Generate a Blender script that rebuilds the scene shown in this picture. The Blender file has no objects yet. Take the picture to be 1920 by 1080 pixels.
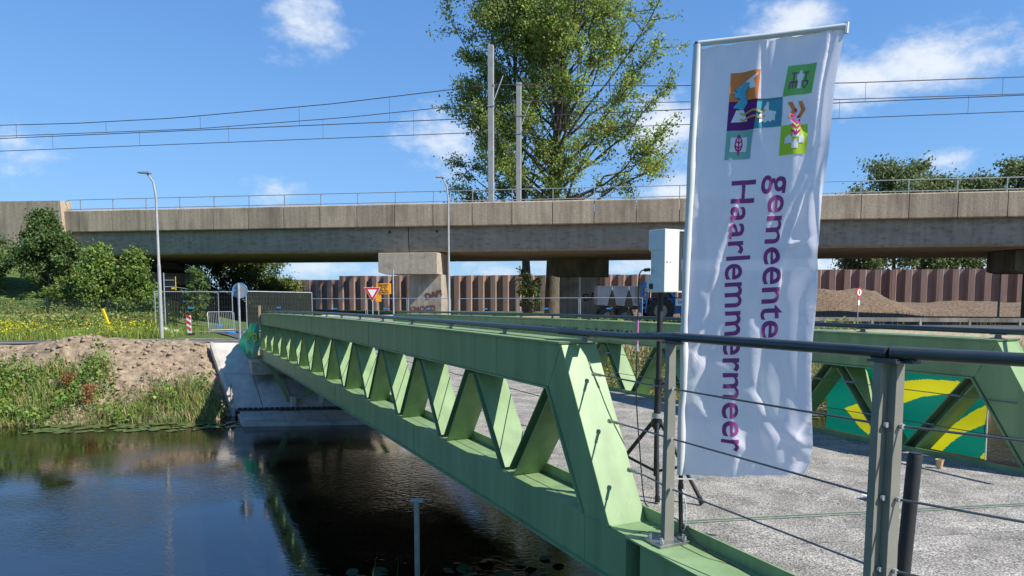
import bpy, bmesh, math, random
import numpy as np
from mathutils import Vector, Matrix
R = math.radians
random.seed(7); RNG = np.random.default_rng(11)
S = bpy.context.scene
COL = S.collection

# ------------------------------------------------------------------ camera
cd = bpy.data.cameras.new('camera'); cam = bpy.data.objects.new('camera', cd); COL.objects.link(cam)
cam.location = (0, 0, 1.6)
cam.rotation_euler = (math.pi/2 - 0.0854, 0, 0)
cd.sensor_width = 36.0; cd.lens = 36.0*1340/1920
cd.shift_y = (662.72-540)/1920
cd.clip_start = 0.05; cd.clip_end = 6000
S.camera = cam

# ------------------------------------------------------------------ sky, sun, exposure
SUN_H = Vector((0.894, -0.447)).normalized(); SUN_EL = R(44.5)
SUN = Vector((SUN_H.x*math.cos(SUN_EL), SUN_H.y*math.cos(SUN_EL), math.sin(SUN_EL)))
W = bpy.data.worlds.new('World'); S.world = W; W.use_nodes = True
def build_world():
    nt = W.node_tree; N = nt.nodes; L = nt.links; N.clear()
    out = N.new('ShaderNodeOutputWorld'); bg = N.new('ShaderNodeBackground'); bg.inputs[1].default_value = 0.132
    sky = N.new('ShaderNodeTexSky'); sky.sky_type = 'NISHITA'; sky.sun_disc = False
    sky.sun_elevation = SUN_EL; sky.sun_rotation = math.atan2(SUN_H.x, SUN_H.y)
    sky.altitude = 0; sky.air_density = 1.0; sky.dust_density = 0.15; sky.ozone_density = 3.0
    tc = N.new('ShaderNodeTexCoord')
    def vm(op, a, b=None):
        n = N.new('ShaderNodeVectorMath'); n.operation = op; L.new(a, n.inputs[0])
        if b is not None: n.inputs[1].default_value = b
        return n
    def mth(op, a, b=None, c=None):
        n = N.new('ShaderNodeMath'); n.operation = op
        for i, v in enumerate((a, b, c)):
            if v is None: continue
            if isinstance(v, (int, float)): n.inputs[i].default_value = v
            else: L.new(v, n.inputs[i])
        return n.outputs[0]
    d = tc.outputs['Generated']
    clouds = [((-.256, .91, .326), .055, .05, .95), ((-.085, .974, .198), .075, .05, .95), ((.202, .956, .214), .07, .05, 1),
              ((.338, .886, .322), .06, .032, 1.15), ((.464, .845, .262), .11, .04, 1.0), ((.415, .866, .25), .07, .04, 1.05),
              ((.53, .818, .258), .09, .03, .85), ((.509, .847, .153), .04, .022, .8), ((-.308, .942, .13), .04, .028, .72),
              ((-.555, .816, .165), .05, .05, .6), ((.22, .966, .133), .06, .03, .9), ((-.2, .975, .03), .6, .028, .66), ((.35, .93, .035), .6, .026, .78)]
    cov = None
    for c, rx, rz, amp in clouds:
        s = vm('SUBTRACT', d, c); m = vm('MULTIPLY', s.outputs[0], (1/rx, 1/rx, 1/rz)); ln = vm('LENGTH', m.outputs[0])
        g = mth('MULTIPLY', mth('SMOOTH_MAX', mth('SUBTRACT', 1.0, mth('MULTIPLY', ln.outputs['Value'], .62)), 0.0, .15), amp)
        cov = g if cov is None else mth('MAXIMUM', cov, g)
    mp = N.new('ShaderNodeMapping'); L.new(d, mp.inputs[0]); mp.inputs['Scale'].default_value = (1, 1, 1.7)
    nz = N.new('ShaderNodeTexNoise'); L.new(mp.outputs[0], nz.inputs['Vector']); nz.inputs['Scale'].default_value = 17
    nz.inputs['Detail'].default_value = 10; nz.inputs['Roughness'].default_value = .66
    n2 = N.new('ShaderNodeTexNoise'); L.new(mp.outputs[0], n2.inputs['Vector']); n2.inputs['Scale'].default_value = 3.1; n2.inputs['Detail'].default_value = 6
    f = mth('ADD', mth('MULTIPLY', cov, .62), mth('MULTIPLY', nz.outputs[0], .85))
    f = mth('ADD', f, mth('MULTIPLY', n2.outputs[0], .12))
    mr = N.new('ShaderNodeMapRange'); mr.interpolation_type = 'SMOOTHSTEP'; L.new(f, mr.inputs[0])
    mr.inputs[1].default_value = .69; mr.inputs[2].default_value = 1.12; mr.inputs[3].default_value = 0; mr.inputs[4].default_value = .9
    mx = N.new('ShaderNodeMix'); mx.data_type = 'RGBA'; L.new(mr.outputs[0], mx.inputs[0])
    mx.inputs[7].default_value = (5.0, 5.3, 5.7, 1)
    tn = N.new('ShaderNodeMix'); tn.data_type = 'RGBA'; tn.blend_type = 'MULTIPLY'; tn.inputs[0].default_value = 1; tn.inputs[7].default_value = (.39, .635, .99, 1)
    den = N.new('ShaderNodeVectorMath'); den.operation = 'MULTIPLY_ADD'; L.new(sky.outputs[0], den.inputs[0]); den.inputs[1].default_value = (.105,)*3; den.inputs[2].default_value = (.526,)*3   # film-like shoulder
    dv = N.new('ShaderNodeVectorMath'); dv.operation = 'DIVIDE'; L.new(sky.outputs[0], dv.inputs[0]); L.new(den.outputs[0], dv.inputs[1])
    L.new(dv.outputs[0], tn.inputs[6]); L.new(tn.outputs[2], mx.inputs[6])
    L.new(mx.outputs[2], bg.inputs[0]); L.new(bg.outputs[0], out.inputs[0])
build_world()
sd = bpy.data.lights.new('sun', 'SUN'); so = bpy.data.objects.new('sun', sd); COL.objects.link(so)
sd.energy = 5.0; sd.angle = R(0.53); sd.color = (1, .955, .88)
so.rotation_euler = SUN.to_track_quat('Z', 'Y').to_euler(); so.location = (40, -20, 50)
S.view_settings.view_transform = 'Standard'; S.view_settings.look = 'None'; S.view_settings.gamma = 1
S.view_settings.exposure = 0.45; S.view_settings.use_curve_mapping = False
S.render.engine = 'CYCLES'; S.cycles.use_denoising = True
S.cycles.max_bounces = 6; S.cycles.transparent_max_bounces = 12; S.cycles.caustics_reflective = False; S.cycles.caustics_refractive = False

# ------------------------------------------------------------------ materials
MATS = {}
def mat(name, c1, c2=None, rough=.6, scale=4, detail=5, bump=0, bscale=None, bdist=.01, metal=0, spec=.5, stretch=(1, 1, 1), lo=.35, hi=.65, coat=0, c3=None, s3=1, lo3=.5, hi3=.7):
    m = bpy.data.materials.new(name); m.use_nodes = True; MATS[name] = m
    nt = m.node_tree; N = nt.nodes; L = nt.links; b = N['Principled BSDF']
    b.inputs['Base Color'].default_value = (*c1, 1); b.inputs['Roughness'].default_value = rough; b.inputs['Metallic'].default_value = metal
    b.inputs['Specular IOR Level'].default_value = spec; b.inputs['Coat Weight'].default_value = coat
    tc = N.new('ShaderNodeTexCoord'); mp = N.new('ShaderNodeMapping'); L.new(tc.outputs['Object'], mp.inputs[0]); mp.inputs['Scale'].default_value = stretch
    def noise(sc, dt=detail):
        n = N.new('ShaderNodeTexNoise'); L.new(mp.outputs[0], n.inputs['Vector']); n.inputs['Scale'].default_value = sc; n.inputs['Detail'].default_value = dt; return n
    def ramp(n, lo, hi, a, c):
        mr = N.new('ShaderNodeMapRange'); L.new(n.outputs[0], mr.inputs[0]); mr.inputs[1].default_value = lo; mr.inputs[2].default_value = hi
        mx = N.new('ShaderNodeMix'); mx.data_type = 'RGBA'; L.new(mr.outputs[0], mx.inputs[0])
        if isinstance(a, tuple): mx.inputs[6].default_value = (*a, 1)
        else: L.new(a, mx.inputs[6])
        mx.inputs[7].default_value = (*c, 1); return mx.outputs[2]
    col = None
    if c2 is not None:
        col = ramp(noise(scale), lo, hi, c1, c2)
    if c3 is not None:
        col = ramp(noise(s3), lo3, hi3, col, c3)
    if col is not None: L.new(col, b.inputs['Base Color'])
    if bump:
        bp = N.new('ShaderNodeBump'); bp.inputs['Strength'].default_value = bump; bp.inputs['Distance'].default_value = bdist
        L.new(noise(bscale or scale, 6).outputs[0], bp.inputs['Height']); L.new(bp.outputs[0], b.inputs['Normal'])
    return m
mat('green_paint', (.235, .345, .160), (.198, .295, .134), spec=.22, rough=.42, scale=3.0, stretch=(2.2, 2.2, .35), bump=.06, bscale=40, bdist=.002, c3=(.28, .36, .185), s3=14, lo3=.58, hi3=.8)
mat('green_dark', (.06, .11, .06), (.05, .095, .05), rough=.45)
mat('rail_paint', (.035, .045, .05), (.05, .06, .066), rough=.28, scale=6, metal=0)
mat('post_grey', (.235, .225, .185), (.20, .19, .155), rough=.42, scale=5, bump=.05, bscale=80, bdist=.001)
mat('steel', (.42, .42, .40), (.28, .28, .27), rough=.38, metal=.85, scale=12)
mat('galv', (.50, .52, .53), (.38, .40, .41), rough=.45, metal=.55, scale=7)
mat('cable_steel', (.12, .125, .13), (.2, .2, .2), rough=.42, metal=.7, scale=140)
mat('conc_brown', (.53, .42, .295), (.30, .232, .16), rough=.9, scale=38, bump=.5, bscale=60, bdist=.015, c3=(.175, .14, .10), s3=.9, lo3=.5, hi3=.8, stretch=(1, 1, .35))
mat('conc_grey', (.33, .285, .225), (.275, .235, .182), rough=.85, scale=.7, stretch=(1, 1, 2.5), bump=.15, bscale=25, bdist=.006, c3=(.205, .172, .13), s3=2.2)
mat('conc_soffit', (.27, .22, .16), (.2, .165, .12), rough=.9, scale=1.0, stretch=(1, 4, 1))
mat('conc_light', (.52, .445, .33), (.38, .32, .235), rough=.9, scale=16, bump=.4, bscale=40, bdist=.01, c3=(.16, .15, .12), s3=1.2, lo3=.55, hi3=.85)
mat('conc_column', (.46, .395, .30), (.36, .305, .23), rough=.9, scale=1.1, bump=.2, bscale=30, bdist=.008, c3=(.14, .125, .1), s3=.6, lo3=.5, hi3=.8)
mat('conc_dark', (.17, .15, .105), (.065, .065, .035), rough=.95, scale=1.4, stretch=(1, 1, .4))  # dark brown concrete with darker blotches drawn out vertically
mat('conc_pale', (.55, .50, .43), (.44, .395, .34), rough=.9, scale=3, bump=.3, bscale=20, bdist=.01, c3=(.25, .225, .19), s3=1.1, lo3=.52, hi3=.75)
mat('slab', (.44, .40, .34), (.34, .305, .255), rough=.85, scale=2.3, bump=.2, bscale=30, bdist=.004)
mat('asphalt', (.085, .083, .085), (.062, .062, .064), rough=.9, scale=40, c3=(.12, .115, .11), s3=.7, lo3=.5, hi3=.8, bump=.3, bscale=150, bdist=.004)
mat('kerb', (.42, .40, .36), (.32, .3, .27), rough=.9, scale=6)
mat('sand', (.47, .38, .26), (.36, .285, .19), rough=.95, scale=2.5, bump=.6, bscale=6, bdist=.05)
mat('soil', (.27, .20, .145), (.165, .118, .083), rough=.97, scale=3.2, detail=9, bump=.9, bscale=9, bdist=.06, c3=(.36, .285, .215), s3=14, lo3=.56, hi3=.72)
mat('clod', (.36, .27, .19), (.26, .19, .13), rough=.97, scale=5, bump=.5, bscale=20, bdist=.02)
mat('white', (.78, .78, .76), rough=.5)
mat('white_paint', (.72, .73, .72), (.64, .65, .64), rough=.45, scale=9, bump=.35, bscale=190, bdist=.0025)
mat('black', (.012, .012, .013), rough=.35)
mat('black_matt', (.016, .016, .017), (.024, .024, .025), rough=.65, scale=20)
mat('grille', (.008, .008, .009), rough=.8, bump=1, bscale=260, bdist=.004, c2=(.05, .05, .055), scale=420, detail=0)
mat('red', (.55, .02, .025), rough=.45)
mat('orange', (.80, .33, .02), rough=.5)
mat('yellow', (.82, .60, .02), (.72, .52, .02), rough=.5, scale=8)
mat('blue', (.02, .22, .55), rough=.45)
mat('tractor_blue', (.02, .17, .42), (.03, .2, .46), rough=.4, scale=3)
mat('sign_back', (.33, .35, .36), (.28, .3, .31), rough=.45, scale=4, metal=.3)
mat('sign_dark', (.022, .024, .022), rough=.95, spec=.1)
mat('tyre', (.018, .017, .016), (.05, .042, .033), rough=.9, scale=6)
mat('rim', (.36, .3, .22), (.25, .21, .16), rough=.7, scale=6)
mat('trailer_grey', (.45, .45, .44), (.36, .36, .35), rough=.55, scale=1.5)
mat('pile_rust', (.36, .225, .175), (.27, .16, .12), rough=.85, scale=.8, stretch=(1, 1, .25), c3=(.27, .115, .055), s3=.55, lo3=.6, hi3=.72, bump=.2, bscale=12, bdist=.01)
mat('bark', (.14, .12, .085), (.075, .062, .045), rough=.95, scale=7, stretch=(1, 1, .25), bump=.8, bscale=9, bdist=.05)
mat('wood', (.42, .33, .2), (.33, .25, .15), rough=.8, scale=12)
mat('fence_green', (.018, .035, .028), rough=.5)
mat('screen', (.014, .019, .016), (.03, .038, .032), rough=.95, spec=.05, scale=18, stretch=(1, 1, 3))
mat('mast', (.38, .385, .37), (.31, .315, .30), rough=.6, scale=3)
mat('wire', (.06, .05, .05), rough=.6); mat('mesh_grey', (.12, .125, .125), rough=.6, metal=.3)
mat('banner_green', (.004, .235, .165), (.003, .205, .145), rough=.45, scale=2)
mat('banner_yellow', (.86, .79, .01), rough=.45)
mat('cup', (.62, .40, .20), rough=.7)
mat('flag_bar', (.66, .66, .64), (.58, .58, .57), rough=.6, scale=7)
mat('joint_steel', (.30, .345, .27), (.22, .26, .2), rough=.7, scale=30, spec=.2); mat('purple', (.29, .07, .23), rough=.85, spec=.1)
mat('lettering', (.008, .012, .009), rough=.6)
mat('graffiti', (.13, .045, .038), rough=.9)
mat('pink_tape', (.5, .12, .35), rough=.6)
mat('zip_tie', (.62, .66, .62), rough=.4)
mat('road_plate', (.30, .29, .27), (.24, .23, .21), rough=.9, scale=10)
for nm, c in (('logo_orange', (.78, .25, .08)), ('logo_violet', (.16, .035, .20)), ('logo_teal', (.09, .33, .42)), ('logo_cyan', (.12, .45, .62)), ('logo_green', (.22, .55, .16)),
              ('logo_mint', (.25, .50, .45)), ('logo_lime', (.48, .66, .06)), ('logo_pink', (.50, .03, .18)), ('logo_gold', (.60, .40, .12)), ('logo_white', (.82, .82, .86))):
    mat(nm, c, rough=.85, spec=.1)

def vary(name, amt, streak=0.0):
    """tone differs from piece to piece, plus vertical run-off streaks"""
    m = MATS[name]; nt = m.node_tree; N = nt.nodes; L = nt.links; b = N['Principled BSDF']; src = b.inputs['Base Color'].links[0].from_socket
    oi = N.new('ShaderNodeObjectInfo'); mr = N.new('ShaderNodeMapRange'); L.new(oi.outputs['Random'], mr.inputs[0]); mr.inputs[3].default_value = 1-amt; mr.inputs[4].default_value = 1+amt
    f = mr.outputs[0]
    if streak:
        tc = N.new('ShaderNodeTexCoord'); mp = N.new('ShaderNodeMapping'); L.new(tc.outputs['Object'], mp.inputs[0]); mp.inputs['Scale'].default_value = (3.2, 3.2, .16)
        n = N.new('ShaderNodeTexNoise'); L.new(mp.outputs[0], n.inputs['Vector']); n.inputs['Scale'].default_value = 1.6; n.inputs['Detail'].default_value = 6
        m2 = N.new('ShaderNodeMapRange'); L.new(n.outputs[0], m2.inputs[0]); m2.inputs[1].default_value = .36; m2.inputs[2].default_value = .6; m2.inputs[3].default_value = 1-streak; m2.inputs[4].default_value = 1.06
        mu = N.new('ShaderNodeMath'); mu.operation = 'MULTIPLY'; L.new(f, mu.inputs[0]); L.new(m2.outputs[0], mu.inputs[1]); f = mu.outputs[0]
    vm = N.new('ShaderNodeVectorMath'); vm.operation = 'SCALE'; L.new(src, vm.inputs[0]); L.new(f, vm.inputs['Scale']); L.new(vm.outputs[0], b.inputs['Base Color'])
vary('conc_brown', .11, .2); vary('conc_grey', .04, .12); vary('conc_light', .05, .08); vary('conc_column', .05, .2); vary('pile_rust', .16, .3); vary('slab', .07); vary('green_paint', .02, .14)
def deck_mat():
    m = mat('deck_grit', (.2, .2, .2), rough=.9); nt = m.node_tree; N = nt.nodes; L = nt.links; b = N['Principled BSDF']; b.inputs['Specular IOR Level'].default_value = .3
    tc = N.new('ShaderNodeTexCoord')
    def no(sc, dt=2, rg=.5):
        n = N.new('ShaderNodeTexNoise'); L.new(tc.outputs['Object'], n.inputs['Vector']); n.inputs['Scale'].default_value = sc; n.inputs['Detail'].default_value = dt; n.inputs['Roughness'].default_value = rg; return n.outputs[0]
    n1 = no(95, 3, .72); n2 = no(3.1, 6, .68); n3 = no(42, 2)
    r1 = N.new('ShaderNodeValToRGB'); L.new(n1, r1.inputs[0]); e = r1.color_ramp.elements
    e[0].position = .38; e[0].color = (.075, .072, .070, 1); e[1].position = .66; e[1].color = (.62, .56, .46, 1)
    x = e.new(.5); x.color = (.285, .265, .235, 1)
    mr = N.new('ShaderNodeMapRange'); L.new(n2, mr.inputs[0]); mr.inputs[1].default_value = .36; mr.inputs[2].default_value = .64; mr.inputs[3].default_value = .62; mr.inputs[4].default_value = 1.22
    mx = N.new('ShaderNodeMix'); mx.data_type = 'RGBA'; mx.blend_type = 'MULTIPLY'; mx.inputs[0].default_value = 1; L.new(r1.outputs[0], mx.inputs[6])
    cm = N.new('ShaderNodeCombineColor'); [L.new(mr.outputs[0], cm.inputs[i]) for i in range(3)]; L.new(cm.outputs[0], mx.inputs[7])
    L.new(mx.outputs[2], b.inputs['Base Color'])
    bp = N.new('ShaderNodeBump'); bp.inputs['Strength'].default_value = .8; bp.inputs['Distance'].default_value = .006; L.new(n1, bp.inputs['Height']); L.new(bp.outputs[0], b.inputs['Normal'])
deck_mat()

def leaf_mat(name, trans=.35, rough=.55, spec=.3):
    m = bpy.data.materials.new(name); m.use_nodes = True; MATS[name] = m; nt = m.node_tree; N = nt.nodes; L = nt.links; b = N['Principled BSDF']
    at = N.new('ShaderNodeAttribute'); at.attribute_name = 'tint'; L.new(at.outputs['Color'], b.inputs['Base Color'])
    b.inputs['Roughness'].default_value = rough; b.inputs['Specular IOR Level'].default_value = spec
    t = N.new('ShaderNodeBsdfTranslucent'); hs = N.new('ShaderNodeHueSaturation'); hs.inputs['Value'].default_value = 1.5; hs.inputs['Hue'].default_value = .485
    L.new(at.outputs['Color'], hs.inputs['Color']); L.new(hs.outputs[0], t.inputs['Color'])
    mx = N.new('ShaderNodeMixShader'); mx.inputs[0].default_value = trans; L.new(b.outputs[0], mx.inputs[1]); L.new(t.outputs[0], mx.inputs[2]); L.new(mx.outputs[0], N['Material Output'].inputs[0])
leaf_mat('leaf'); leaf_mat('blade', .25, .6, .2)

def water_mat():
    m = mat('water', (.0060, .0052, .0020), rough=.015, spec=.5); nt = m.node_tree; N = nt.nodes; L = nt.links; b = N['Principled BSDF']; b.inputs['IOR'].default_value = 2.1
    tc = N.new('ShaderNodeTexCoord'); mp = N.new('ShaderNodeMapping'); L.new(tc.outputs['Object'], mp.inputs[0]); mp.inputs['Scale'].default_value = (1, 1.8, 1); mp.inputs['Rotation'].default_value = (0, 0, .35)
    n1 = N.new('ShaderNodeTexNoise'); L.new(mp.outputs[0], n1.inputs['Vector']); n1.inputs['Scale'].default_value = 8.0; n1.inputs['Detail'].default_value = 4; n1.inputs['Distortion'].default_value = .6
    n2 = N.new('ShaderNodeTexNoise'); L.new(tc.outputs['Object'], n2.inputs['Vector']); n2.inputs['Scale'].default_value = .28; n2.inputs['Detail'].default_value = 3
    mr = N.new('ShaderNodeMapRange'); L.new(n2.outputs[0], mr.inputs[0]); mr.inputs[1].default_value = .42; mr.inputs[2].default_value = .6; mr.inputs[3].default_value = .10; mr.inputs[4].default_value = 1
    ml = N.new('ShaderNodeMath'); ml.operation = 'MULTIPLY'; L.new(n1.outputs[0], ml.inputs[0]); L.new(mr.outputs[0], ml.inputs[1])
    bp = N.new('ShaderNodeBump'); bp.inputs['Strength'].default_value = .40; bp.inputs['Distance'].default_value = .019; L.new(ml.outputs[0], bp.inputs['Height']); L.new(bp.outputs[0], b.inputs['Normal'])
water_mat()

for nm_ in ('banner_green', 'banner_yellow'):
    m_ = MATS[nm_]; nt_ = m_.node_tree; pb = nt_.nodes['Principled BSDF']; tl = nt_.nodes.new('ShaderNodeBsdfTranslucent'); ms = nt_.nodes.new('ShaderNodeMixShader'); ms.inputs[0].default_value = .42
    tl.inputs['Color'].default_value = (.004, .26, .17, 1) if 'green' in nm_ else (.95, .85, .02, 1)
    nt_.links.new(pb.outputs[0], ms.inputs[1]); nt_.links.new(tl.outputs[0], ms.inputs[2]); nt_.links.new(ms.outputs[0], nt_.nodes['Material Output'].inputs[0])
def flag_mat():
    m = bpy.data.materials.new('flag_cloth'); m.use_nodes = True; MATS['flag_cloth'] = m; nt = m.node_tree; N = nt.nodes; L = nt.links; b = N['Principled BSDF']
    b.inputs['Base Color'].default_value = (.87, .86, .92, 1); b.inputs['Roughness'].default_value = .8; b.inputs['Sheen Weight'].default_value = .2; b.inputs['Specular IOR Level'].default_value = .2
    tc = N.new('ShaderNodeTexCoord'); n = N.new('ShaderNodeTexNoise'); L.new(tc.outputs['Object'], n.inputs['Vector']); n.inputs['Scale'].default_value = 7; n.inputs['Detail'].default_value = 8; n.inputs['Distortion'].default_value = 2.2; n.inputs['Roughness'].default_value = .6
    bp = N.new('ShaderNodeBump'); bp.inputs['Strength'].default_value = .3; bp.inputs['Distance'].default_value = .02; L.new(n.outputs[0], bp.inputs['Height']); L.new(bp.outputs[0], b.inputs['Normal'])
    t = N.new('ShaderNodeBsdfTranslucent'); t.inputs['Color'].default_value = (.84, .83, .93, 1)
    mx = N.new('ShaderNodeMixShader'); mx.inputs[0].default_value = .46; L.new(b.outputs[0], mx.inputs[1]); L.new(t.outputs[0], mx.inputs[2])
    tr = N.new('ShaderNodeBsdfTransparent'); m2 = N.new('ShaderNodeMixShader'); m2.inputs[0].default_value = .05; L.new(mx.outputs[0], m2.inputs[1]); L.new(tr.outputs[0], m2.inputs[2])
    L.new(m2.outputs[0], N['Material Output'].inputs[0])
flag_mat()

# ------------------------------------------------------------------ mesh helpers
def link(name, me, mname, parent=None, smooth=False, loc=None):
    o = bpy.data.objects.new(name, me); COL.objects.link(o)
    if mname: me.materials.append(MATS[mname])
    if smooth: me.polygons.foreach_set('use_smooth', [True]*len(me.polygons))
    if parent is not None: o.parent = parent
    if loc is not None: o.location = loc
    return o
def wloc(o):
    v = Vector((0, 0, 0))
    while o is not None: v += o.location; o = o.parent
    return v
class MB:
    def __init__(s): s.v = []; s.f = []
    def add(s, vs, fs):
        k = len(s.v); s.v += [tuple(v) for v in vs]; s.f += [tuple(i+k for i in f) for f in fs]; return s
    def box(s, c, size, ex=None, ey=None, ez=None):
        ex = Vector(ex or (1, 0, 0)); ey = Vector(ey or (0, 1, 0)); ez = Vector(ez or (0, 0, 1)); c = Vector(c)
        h = [a/2 for a in size]
        vs = [c + ex*h[0]*i + ey*h[1]*j + ez*h[2]*k for i in (-1, 1) for j in (-1, 1) for k in (-1, 1)]
        return s.add(vs, [(0, 1, 3, 2), (4, 6, 7, 5), (0, 4, 5, 1), (2, 3, 7, 6), (0, 2, 6, 4), (1, 5, 7, 3)])
    def bb(s, a, b): return s.box([(a[i]+b[i])/2 for i in range(3)], [abs(b[i]-a[i]) for i in range(3)])
    def extrude(s, poly, vec):                      # closed polygon extruded along vec
        n = len(poly); vec = Vector(vec); a = [Vector(p) for p in poly]
        return s.add(a + [p+vec for p in a], [tuple(range(n))[::-1], tuple(range(n, 2*n))] + [(i, (i+1) % n, n+(i+1) % n, n+i) for i in range(n)])
    def sweep(s, rings, cap=True):
        n = len(rings[0]); vs = [p for r in rings for p in r]
        fs = [(i*n+j, i*n+(j+1) % n, (i+1)*n+(j+1) % n, (i+1)*n+j) for i in range(len(rings)-1) for j in range(n)]
        if cap: fs += [tuple(range(n))[::-1], tuple(range((len(rings)-1)*n, len(rings)*n))]
        return s.add(vs, fs)
    def tube(s, pts, r, n=8, cap=True):
        pts = [Vector(p) for p in pts]; rs = r if isinstance(r, (list, tuple)) else [r]*len(pts); rings = []
        prev = None
        for i, p in enumerate(pts):
            t = (pts[min(i+1, len(pts)-1)] - pts[max(i-1, 0)]).normalized()
            if prev is None: a = t.orthogonal().normalized()
            else: a = (prev - t*prev.dot(t)).normalized()
            prev = a; b = t.cross(a)
            rings.append([p + (a*math.cos(2*math.pi*k/n) + b*math.sin(2*math.pi*k/n))*rs[i] for k in range(n)])
        return s.sweep(rings, cap)
    def bar(s, a, b, w, h, side=None):              # rectangular bar; w along 'side', h across
        a = Vector(a); b = Vector(b); t = (b-a).normalized()
        e = Vector(side) if side is not None else t.orthogonal(); e = (e - t*e.dot(t)).normalized(); g = t.cross(e)
        return s.box((a+b)/2, (w, (b-a).length, h), e, t, g)
    def disc(s, c, r, axis, th, n=24):
        c = Vector(c); ax = Vector(axis).normalized(); return s.tube([c-ax*th/2, c+ax*th/2], r, n)
    def build(s, name, mname, parent=None, smooth=False, bevel=0):
        off = wloc(parent) if parent is not None else Vector((0, 0, 0))
        me = bpy.data.meshes.new(name); me.from_pydata([(v[0]-off.x, v[1]-off.y, v[2]-off.z) for v in s.v], [], s.f); me.update()
        o = link(name, me, mname, parent)
        if smooth:
            me.polygons.foreach_set('use_smooth', [True]*len(me.polygons)); me.set_sharp_from_angle(angle=R(40))
        if bevel:
            m = o.modifiers.new('bevel', 'BEVEL'); m.width = bevel; m.segments = 2; m.limit_method = 'ANGLE'; m.angle_limit = R(50)
        return o
def np_mesh(name, V, Fc, mname, parent=None, tint=None, smooth=False):
    """V (n,3) float, Fc (m,k) int; tint per-vertex colours"""
    off = wloc(parent) if parent is not None else Vector((0, 0, 0))
    V = np.asarray(V, dtype=np.float32) - np.array(off, dtype=np.float32); Fc = np.asarray(Fc, dtype=np.int32); k = Fc.shape[1]
    me = bpy.data.meshes.new(name); me.vertices.add(len(V)); me.vertices.foreach_set('co', V.ravel())
    me.loops.add(Fc.size); me.loops.foreach_set('vertex_index', Fc.ravel()); me.polygons.add(len(Fc))
    me.polygons.foreach_set('loop_start', np.arange(0, Fc.size, k, dtype=np.int32)); me.update(calc_edges=True)
    if tint is not None:
        ca = me.color_attributes.new('tint', 'FLOAT_COLOR', 'POINT'); c = np.ones((len(V), 4), np.float32); c[:, :3] = tint; ca.data.foreach_set('color', c.ravel())
    if smooth: me.polygons.foreach_set('use_smooth', np.ones(len(Fc), bool))
    return link(name, me, mname, parent)
def tag(o, label=None, cat=None, group=None, kind=None):
    if label: o['label'] = label
    if cat: o['category'] = cat
    if group: o['group'] = group
    if kind: o['kind'] = kind
    return o
def thing(name, label, cat, loc=(0, 0, 0), group=None):
    o = bpy.data.objects.new(name, None); COL.objects.link(o); o.location = loc; o.empty_display_size = .1
    return tag(o, label, cat, group)
def copy_tree(o, parent=None):
    c = o.copy(); COL.objects.link(c); c.parent = parent
    for ch in o.children: copy_tree(ch, c)
    return c

def hash2(i, j, s=0):
    n = (i*374761393 + j*668265263 + s*1442695041) & 0xffffffff
    n = ((n ^ (n >> 13))*1274126177) & 0xffffffff
    return ((n ^ (n >> 16)) & 0xffff)/65535.0
def vnoise(x, y, s=0):
    x = np.asarray(x, float); y = np.asarray(y, float); i = np.floor(x).astype(np.int64); j = np.floor(y).astype(np.int64); fx = x-i; fy = y-j
    fx = fx*fx*(3-2*fx); fy = fy*fy*(3-2*fy)
    return (hash2(i, j, s)*(1-fx)+hash2(i+1, j, s)*fx)*(1-fy) + (hash2(i, j+1, s)*(1-fx)+hash2(i+1, j+1, s)*fx)*fy
def fbm(x, y, o=4, s=0): return sum(vnoise(x*2**k, y*2**k, s+k)*.5**k for k in range(o))/sum(.5**k for k in range(o))
def sst(a, b, x): t = np.clip((np.asarray(x, float)-a)/(b-a), 0, 1); return t*t*(3-2*t)

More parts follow.
